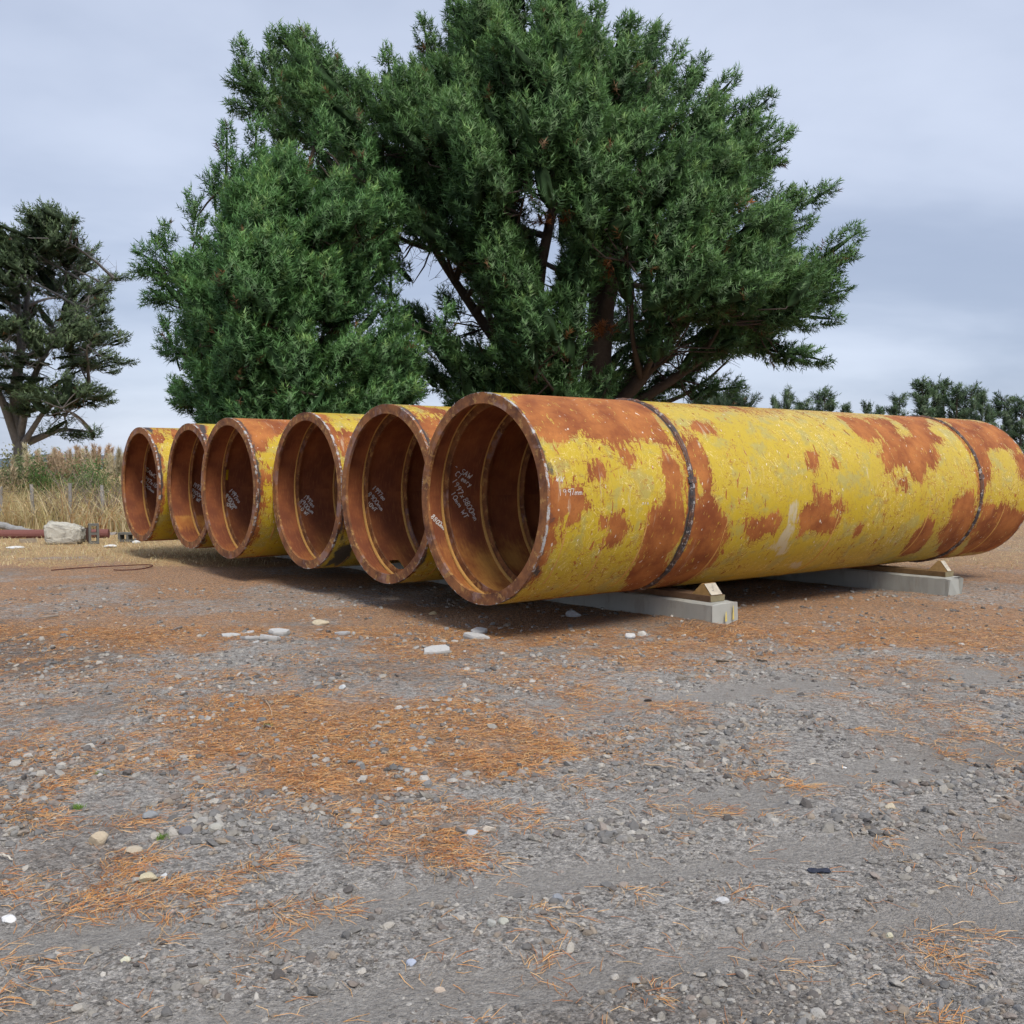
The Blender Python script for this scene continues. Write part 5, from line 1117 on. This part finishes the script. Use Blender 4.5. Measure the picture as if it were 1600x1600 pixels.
big_spires = [(1208, 148, 1, -.9, 1.6), (1236, 205, 1, -.7, 1.5), (1150, 118, .9, -1, 1.5), (1306, 290, 1, -.6, 1.8), (1345, 360, 1, -.7, 2.0), (1338, 400, 1, -.5, 1.6), (1225, 250, 1, -.3, 1.4), (1330, 450, 1, -.3, 1.5), (1312, 500, 1, .15, 1.6), (1292, 565, 1, .25, 1.3),
    (1245, 555, 1, .2, 1.3), (1195, 540, 1, .15, 1.5), (1100, 92, .7, -1, 1.4), (1065, 70, .6, -1, 1.4), (1035, 42, .5, -1, 1.4), (372, 65, -.3, -1, 1.3), (430, 48, .05, -1, 1.5), (470, 62, .2, -1, 1.3), (358, 125, -1, -.4, 1.1), (525, 92, .1, -1, 1.3), (565, 112, .1, -1, 1.2), (605, 78, -.1, -1, 1.4),
    (660, 30, -.2, -1, 1.4), (362, 170, -1, .1, 1.0), (1230, 495, 1, -.3, 2.0), (1180, 480, 1, -.4, 2.0), (1030, 520, .8, -.5, 1.3), (800, 430, .05, -1, 1.6), (905, 390, .3, -1, 1.3), (960, 380, .2, -1, 1.4), (740, 520, -.4, -1, 1.2), (985, 520, .9, -.2, 1.5), (690, 460, -.5, -.6, .9), (880, 565, .4, -.8, 1.5), (840, 540, .1, -1, 1.6), (1160, 605, 1, -.1, 1.2), (1010, 560, .8, -.5, 1.5), (1060, 545, 1, -.35, 1.6), (1040, 600, .9, -.3, 1.4), (1110, 560, 1, -.3, 1.5), (975, 600, .5, -.8, 1.4), (1150, 545, 1, -.2, 1.5), (1085, 600, 1, -.15, 1.3), (910, 600, -.2, -1, 1.3), (1245, 300, 1, -.6, 1.7), (1205, 255, 1, -.7, 1.7), (1270, 345, 1, -.55, 1.8), (1180, 205, .9, -.8, 1.7), (1290, 400, 1, -.5, 1.8), (1255, 430, 1, -.4, 1.8), (1225, 345, 1, -.6, 1.8), (1160, 165, .8, -.9, 1.6), (1280, 460, 1, -.3, 1.7), (405, 115, -.3, -1, 1.4), (435, 150, -.1, -1, 1.5), (460, 110, .1, -1, 1.5), (500, 145, .1, -1, 1.5), (545, 150, .1, -1, 1.5), (610, 130, 0, -1, 1.6), (640, 95, -.1, -1, 1.6), (700, 40, -.1, -1, 1.7), (760, 10, 0, -1, 1.7)]
pine('pine_tree', 'huge dark green pine filling the upper middle behind the pipes', 33.0, [(925, 830), (932, 640), (938, 520), (935, 400), (905, 260), (870, 120), (850, 0)], big_outline, big_gaps, 720, 6.3, 5.0, 11,
     ((.056, .118, .042), (.13, .25, .082), (.23, .36, .12)), base_h=2.5, spires=big_spires, dead=((930, 535, -1.5, .5), (945, 448, -1.5, .4), (885, 372, -2, .4), (848, 362, -1, .25), (1110, 378, -4, .5), (1095, 515, -2, .4), (720, 425, 0, .3), (940, 300, -4, .4)),
     shoots_pl=46, needles=20, nw=.033, nl=.19, shoot_l=.34, limbs=70, spreadout=1.7, spread=.75, cone=2.0, clump=4, trunk_r=.62, bark=(.07, .055, .048), pl_rad=.46, pl_len=(1.4, 2.4), twigs=1100,
     leaders=([(935, 640, 0, .3), (880, 600, -.5, .24), (830, 480, -1, .2), (865, 330, -1, .14), (880, 200, -1, .07)], [(900, 620, 0, .26), (790, 560, -1, .2), (740, 490, -1.4, .15), (680, 400, -1.6, .11), (640, 330, -2, .07)], [(950, 650, 0, .26), (1010, 580, -1, .18), (1080, 480, -2, .13), (1170, 380, -2, .08)],
              [(960, 650, .3, .22), (1040, 600, -.6, .15), (1140, 530, -1, .10), (1240, 450, -1, .06)], [(930, 560, 0, .3), (960, 420, -.8, .2), (1000, 250, -1, .12), (1010, 120, -1, .06)], [(960, 640, .5, .2), (1010, 545, .8, .15), (1060, 420, 1, .1), (1120, 300, 1, .06)]))
young_outline = [(352, 235), (362, 205), (395, 240), (430, 215), (490, 200), (520, 190), (560, 235), (605, 245), (630, 300), (645, 400), (665, 470), (700, 520), (730, 580), (715, 660), (280, 660), (272, 610), (262, 560), (290, 515), (245, 480), (215, 450), (214, 400), (250, 385), (275, 345), (300, 318), (330, 290)]
young_spires = [(355, 198, 0, -1, 1.0), (300, 305, -.1, -1, .8), (505, 180, .05, -1, 1.1), (575, 220, .05, -1, 1.0), (255, 355, -.2, -1, .8), (212, 390, -1, -.7, 1.0), (216, 425, -1, -.1, .9), (228, 470, -1, .1, .9), (256, 505, -.4, -1, .9), (252, 545, -1, -.3, .8), (270, 600, -.5, -.8, .9), (272, 625, -1, -.2, .8), (330, 268, -.1, -1, .8), (400, 190, 0, -1, .9), (430, 290, 0, -1, .9), (610, 420, 0, -1, 1.2), (585, 345, 0, -1, 1.0), (455, 350, 0, -1, 1.0), (700, 480, .2, -1, 1.0), (495, 575, 0, -1, .9)]
pine('pine_tree', 'bright green bushy younger pine in front of the huge one, left', 27.0, [(480, 850), (480, 650), (475, 450), (480, 300), (500, 200)], young_outline, [([(660, 560), (760, 540), (760, 660), (690, 660)], .8), ([(480, 520), (560, 520), (560, 590), (480, 590)], .6)], 440, 4.0, 3.6, 12,
     ((.058, .14, .046), (.13, .265, .085), (.25, .385, .115)), base_h=.5, lift=1.25, pl_len=(.95, 1.65), pl_rad=.32, shoots_pl=40, shoot_l=.3, nl=.16, nw=.028, needles=19, spread=.55, cone=1.6, clump=4, spires=young_spires, trunk_r=.26, limbs=50, bark=(.055, .045, .035), twigs=300, dead=())
left_outline = [(-160, 420), (-120, 360), (-40, 350), (0, 345), (42, 334), (65, 330), (92, 350), (116, 386), (146, 380), (152, 412), (162, 436), (200, 424), (208, 436), (188, 462), (150, 480), (192, 514), (194, 545), (150, 552), (212, 566), (206, 574), (130, 578), (168, 600), (176, 628), (120, 622), (146, 682), (110, 684), (70, 650), (20, 650), (-60, 640), (-160, 600)]
pine('pine_tree', 'open grey limbed pine with flat foliage plates at the left edge', 47.0, [(25, 780), (30, 690), (22, 600), (40, 500), (50, 420), (55, 350)], left_outline, [([(-10, 470), (110, 470), (120, 560), (90, 650), (-20, 660)], .5), ([(110, 485), (150, 480), (140, 510)], .4), ([(120, 552), (215, 545), (215, 562)], .35), ([(120, 580), (200, 578), (200, 596), (120, 600)], .5), ([(100, 632), (190, 632), (170, 665), (100, 660)], .5), ([(-160, 520), (0, 500), (0, 660), (-160, 640)], .2)], 620, 4.2, 3.2, 23,
     ((.07, .11, .055), (.13, .195, .085), (.18, .25, .105)), base_h=2.0, lift=.25, flat=.9, pl_len=(1.0, 1.9), pl_rad=.5, shoots_pl=26, shoot_l=.34, nl=.16, nw=.044, needles=10, clump=12, spread=.6, trunk_r=.3, limbs=44, bark=(.19, .182, .176), twigs=600,
     spires=[(206, 432, 1, -.2, 1.3), (192, 522, 1, 0, 1.4), (212, 568, 1, .05, 1.6), (176, 628, 1, .1, 1.4), (146, 684, 1, .2, 1.2), (150, 385, .6, -.6, 1.0), (170, 575, 1, 0, 1.6), (120, 618, 1, 0, 1.6), (80, 640, 1, 0, 1.4)],
     leaders=([(30, 700, 0, .22), (10, 620, -.5, .16), (-30, 540, -.8, .11), (-60, 440, -.8, .06)], [(32, 680, 0, .2), (60, 600, -.8, .15), (95, 540, -1, .1), (140, 480, -1, .06), (190, 440, -1, .05)], [(32, 700, 0, .16), (80, 640, -.6, .1), (150, 600, -.8, .08)], [(28, 640, 0, .18), (40, 540, -.5, .14), (35, 440, -.5, .08)], [(40, 690, .3, .2), (90, 670, .3, .1), (140, 675, .3, .05)]))
low_outline = [(1040, 640), (1045, 605), (1070, 592), (1100, 590), (1130, 598), (1150, 594), (1165, 610), (1190, 612), (1200, 640), (1180, 680), (1040, 680)]
pine('pine_tree', 'low dark bushy pine just above the nearest pipe, right of the trunk', 44.0, [(1120, 780), (1120, 690), (1115, 610)], low_outline, [], 70, 2.2, 1.5, 14, ((.03, .055, .03), (.055, .095, .048), (.075, .12, .055)), base_h=.5, pl_len=(.6, 1.1), shoots_pl=30, nl=.17, nw=.028, needles=16, trunk_r=.16, limbs=10, twigs=0)

# the row of distant conifers at the right
def far_conifer(kind, seed):
    r2 = np.random.default_rng(seed); o = empty('distant_conifer', (0, 0, 0)); m = MB(); H = 10.0
    zz = np.linspace(0, H*.97, 8); tw = np.cumsum(r2.normal(0, .05, 8)); m.tube(np.stack([tw, 0*zz, zz], 1), np.linspace(.22, .03, 8), 7, (.09, .075, .06)); m.build('trunk', M_bark, o)
    bm = MB(); P = []; D = []; n_b = (60, 44, 34, 54)[kind]; wid = (1.5, 1.9, 0.95, 2.4)[kind]; z0 = (1.0, 1.5, 2.6, 1.2)[kind]
    for k in range(n_b):
        z = z0+(H-z0-.2)*(k/n_b)**.9; f = 1-(z-z0)/(H-z0); w_ = wid*(f**(.75, .55, .5, .5)[kind]*.95+.07)*r2.uniform(.6, 1.15); a = r2.uniform(0, 6.28)
        d = np.array([math.cos(a), math.sin(a), r2.uniform(.15, .7)]); d /= np.linalg.norm(d); b = np.array([np.interp(z, zz, tw), 0, z]); bm.tube([b, b+d*w_*.5, b+d*w_+np.array([0, 0, .12*w_])], (.05, .035, .012), 4, (.08, .065, .05), cap=False)
        for u in np.linspace(.25, 1, int(5+w_*4)):
            for _ in range(2): P.append(b+d*w_*u+r2.normal(0, .14, 3)); D.append(d*.6+r2.normal(0, .35, 3)+np.array([0, 0, .7]))
    bm.build('branches', M_bark, o); P = np.array(P); D = np.array(D); n = len(P); cm = MB()
    c = (np.array((.058, .1, .05))+np.array((.05, .07, .03))*r2.random((n, 1)))
    bd = P.copy(); bd[:, 2] = .4; bd /= np.linalg.norm(bd, axis=1)[:, None]; shoots(cm, P, D, r2.uniform(.3, .6, n), .34, .07, 9, c, r2, body=bd); f = cm.build('crown', M_needle, o, smooth=True, normals=np.concatenate(cm.nrm)); f['kind'] = 'stuff'
    return o
protos = [far_conifer(k, 40+k) for k in range(4)]
far = [(1231, 611, 3, 'rounded distant pine, leftmost of the row above the long pipe'), (1256, 625, 1, 'small distant pine second from the left in the row'), (1288, 611, 3, 'broad distant pine third from the left in the row'), (1320, 633, 0, 'tiny distant treetop just left of the gap in the row'),
    (1355, 628, 1, 'spiky distant pine just right of the gap in the row'), (1377, 637, 0, 'very small distant treetop beside the spiky pine'), (1405, 617, 1, 'open crowned distant pine left of the tall group'), (1437, 595, 0, 'tall conical distant conifer, left of the tall group'), (1459, 597, 1, 'tall distant pine second in the tall group'),
    (1477, 593, 2, 'tallest thin spindly distant pine in the group'), (1496, 602, 1, 'tall distant pine right of the spindly one'), (1517, 606, 3, 'broad dark distant pine in the tall group'), (1535, 613, 1, 'sloping distant pine on the right of the tall group'), (1570, 620, 3, 'distant pine near the right picture edge'),
    (1597, 623, 1, 'distant pine cut by the right picture edge'), (1550, 640, 0, 'short distant pine low between two taller ones at right'), (1210, 622, 0, 'distant treetop partly behind the low dark pine')]
for k, (px, py, kd, lb) in enumerate(far):
    D_ = 78 + (k*7) % 16; p = dp(px, py, D_); src = protos[kd]
    o = src if 'label' not in src else copy_tree(src)
    o.location = (p[0], D_, 0); s_ = p[2]/10.0; o.scale = (s_*(.72+.2*((k*5) % 4)), s_*(.8+.15*((k*3) % 4)), s_); o.rotation_euler = (0, 0, k*1.3)
    tag(o, lb, 'tree', 'distant conifers on the right')
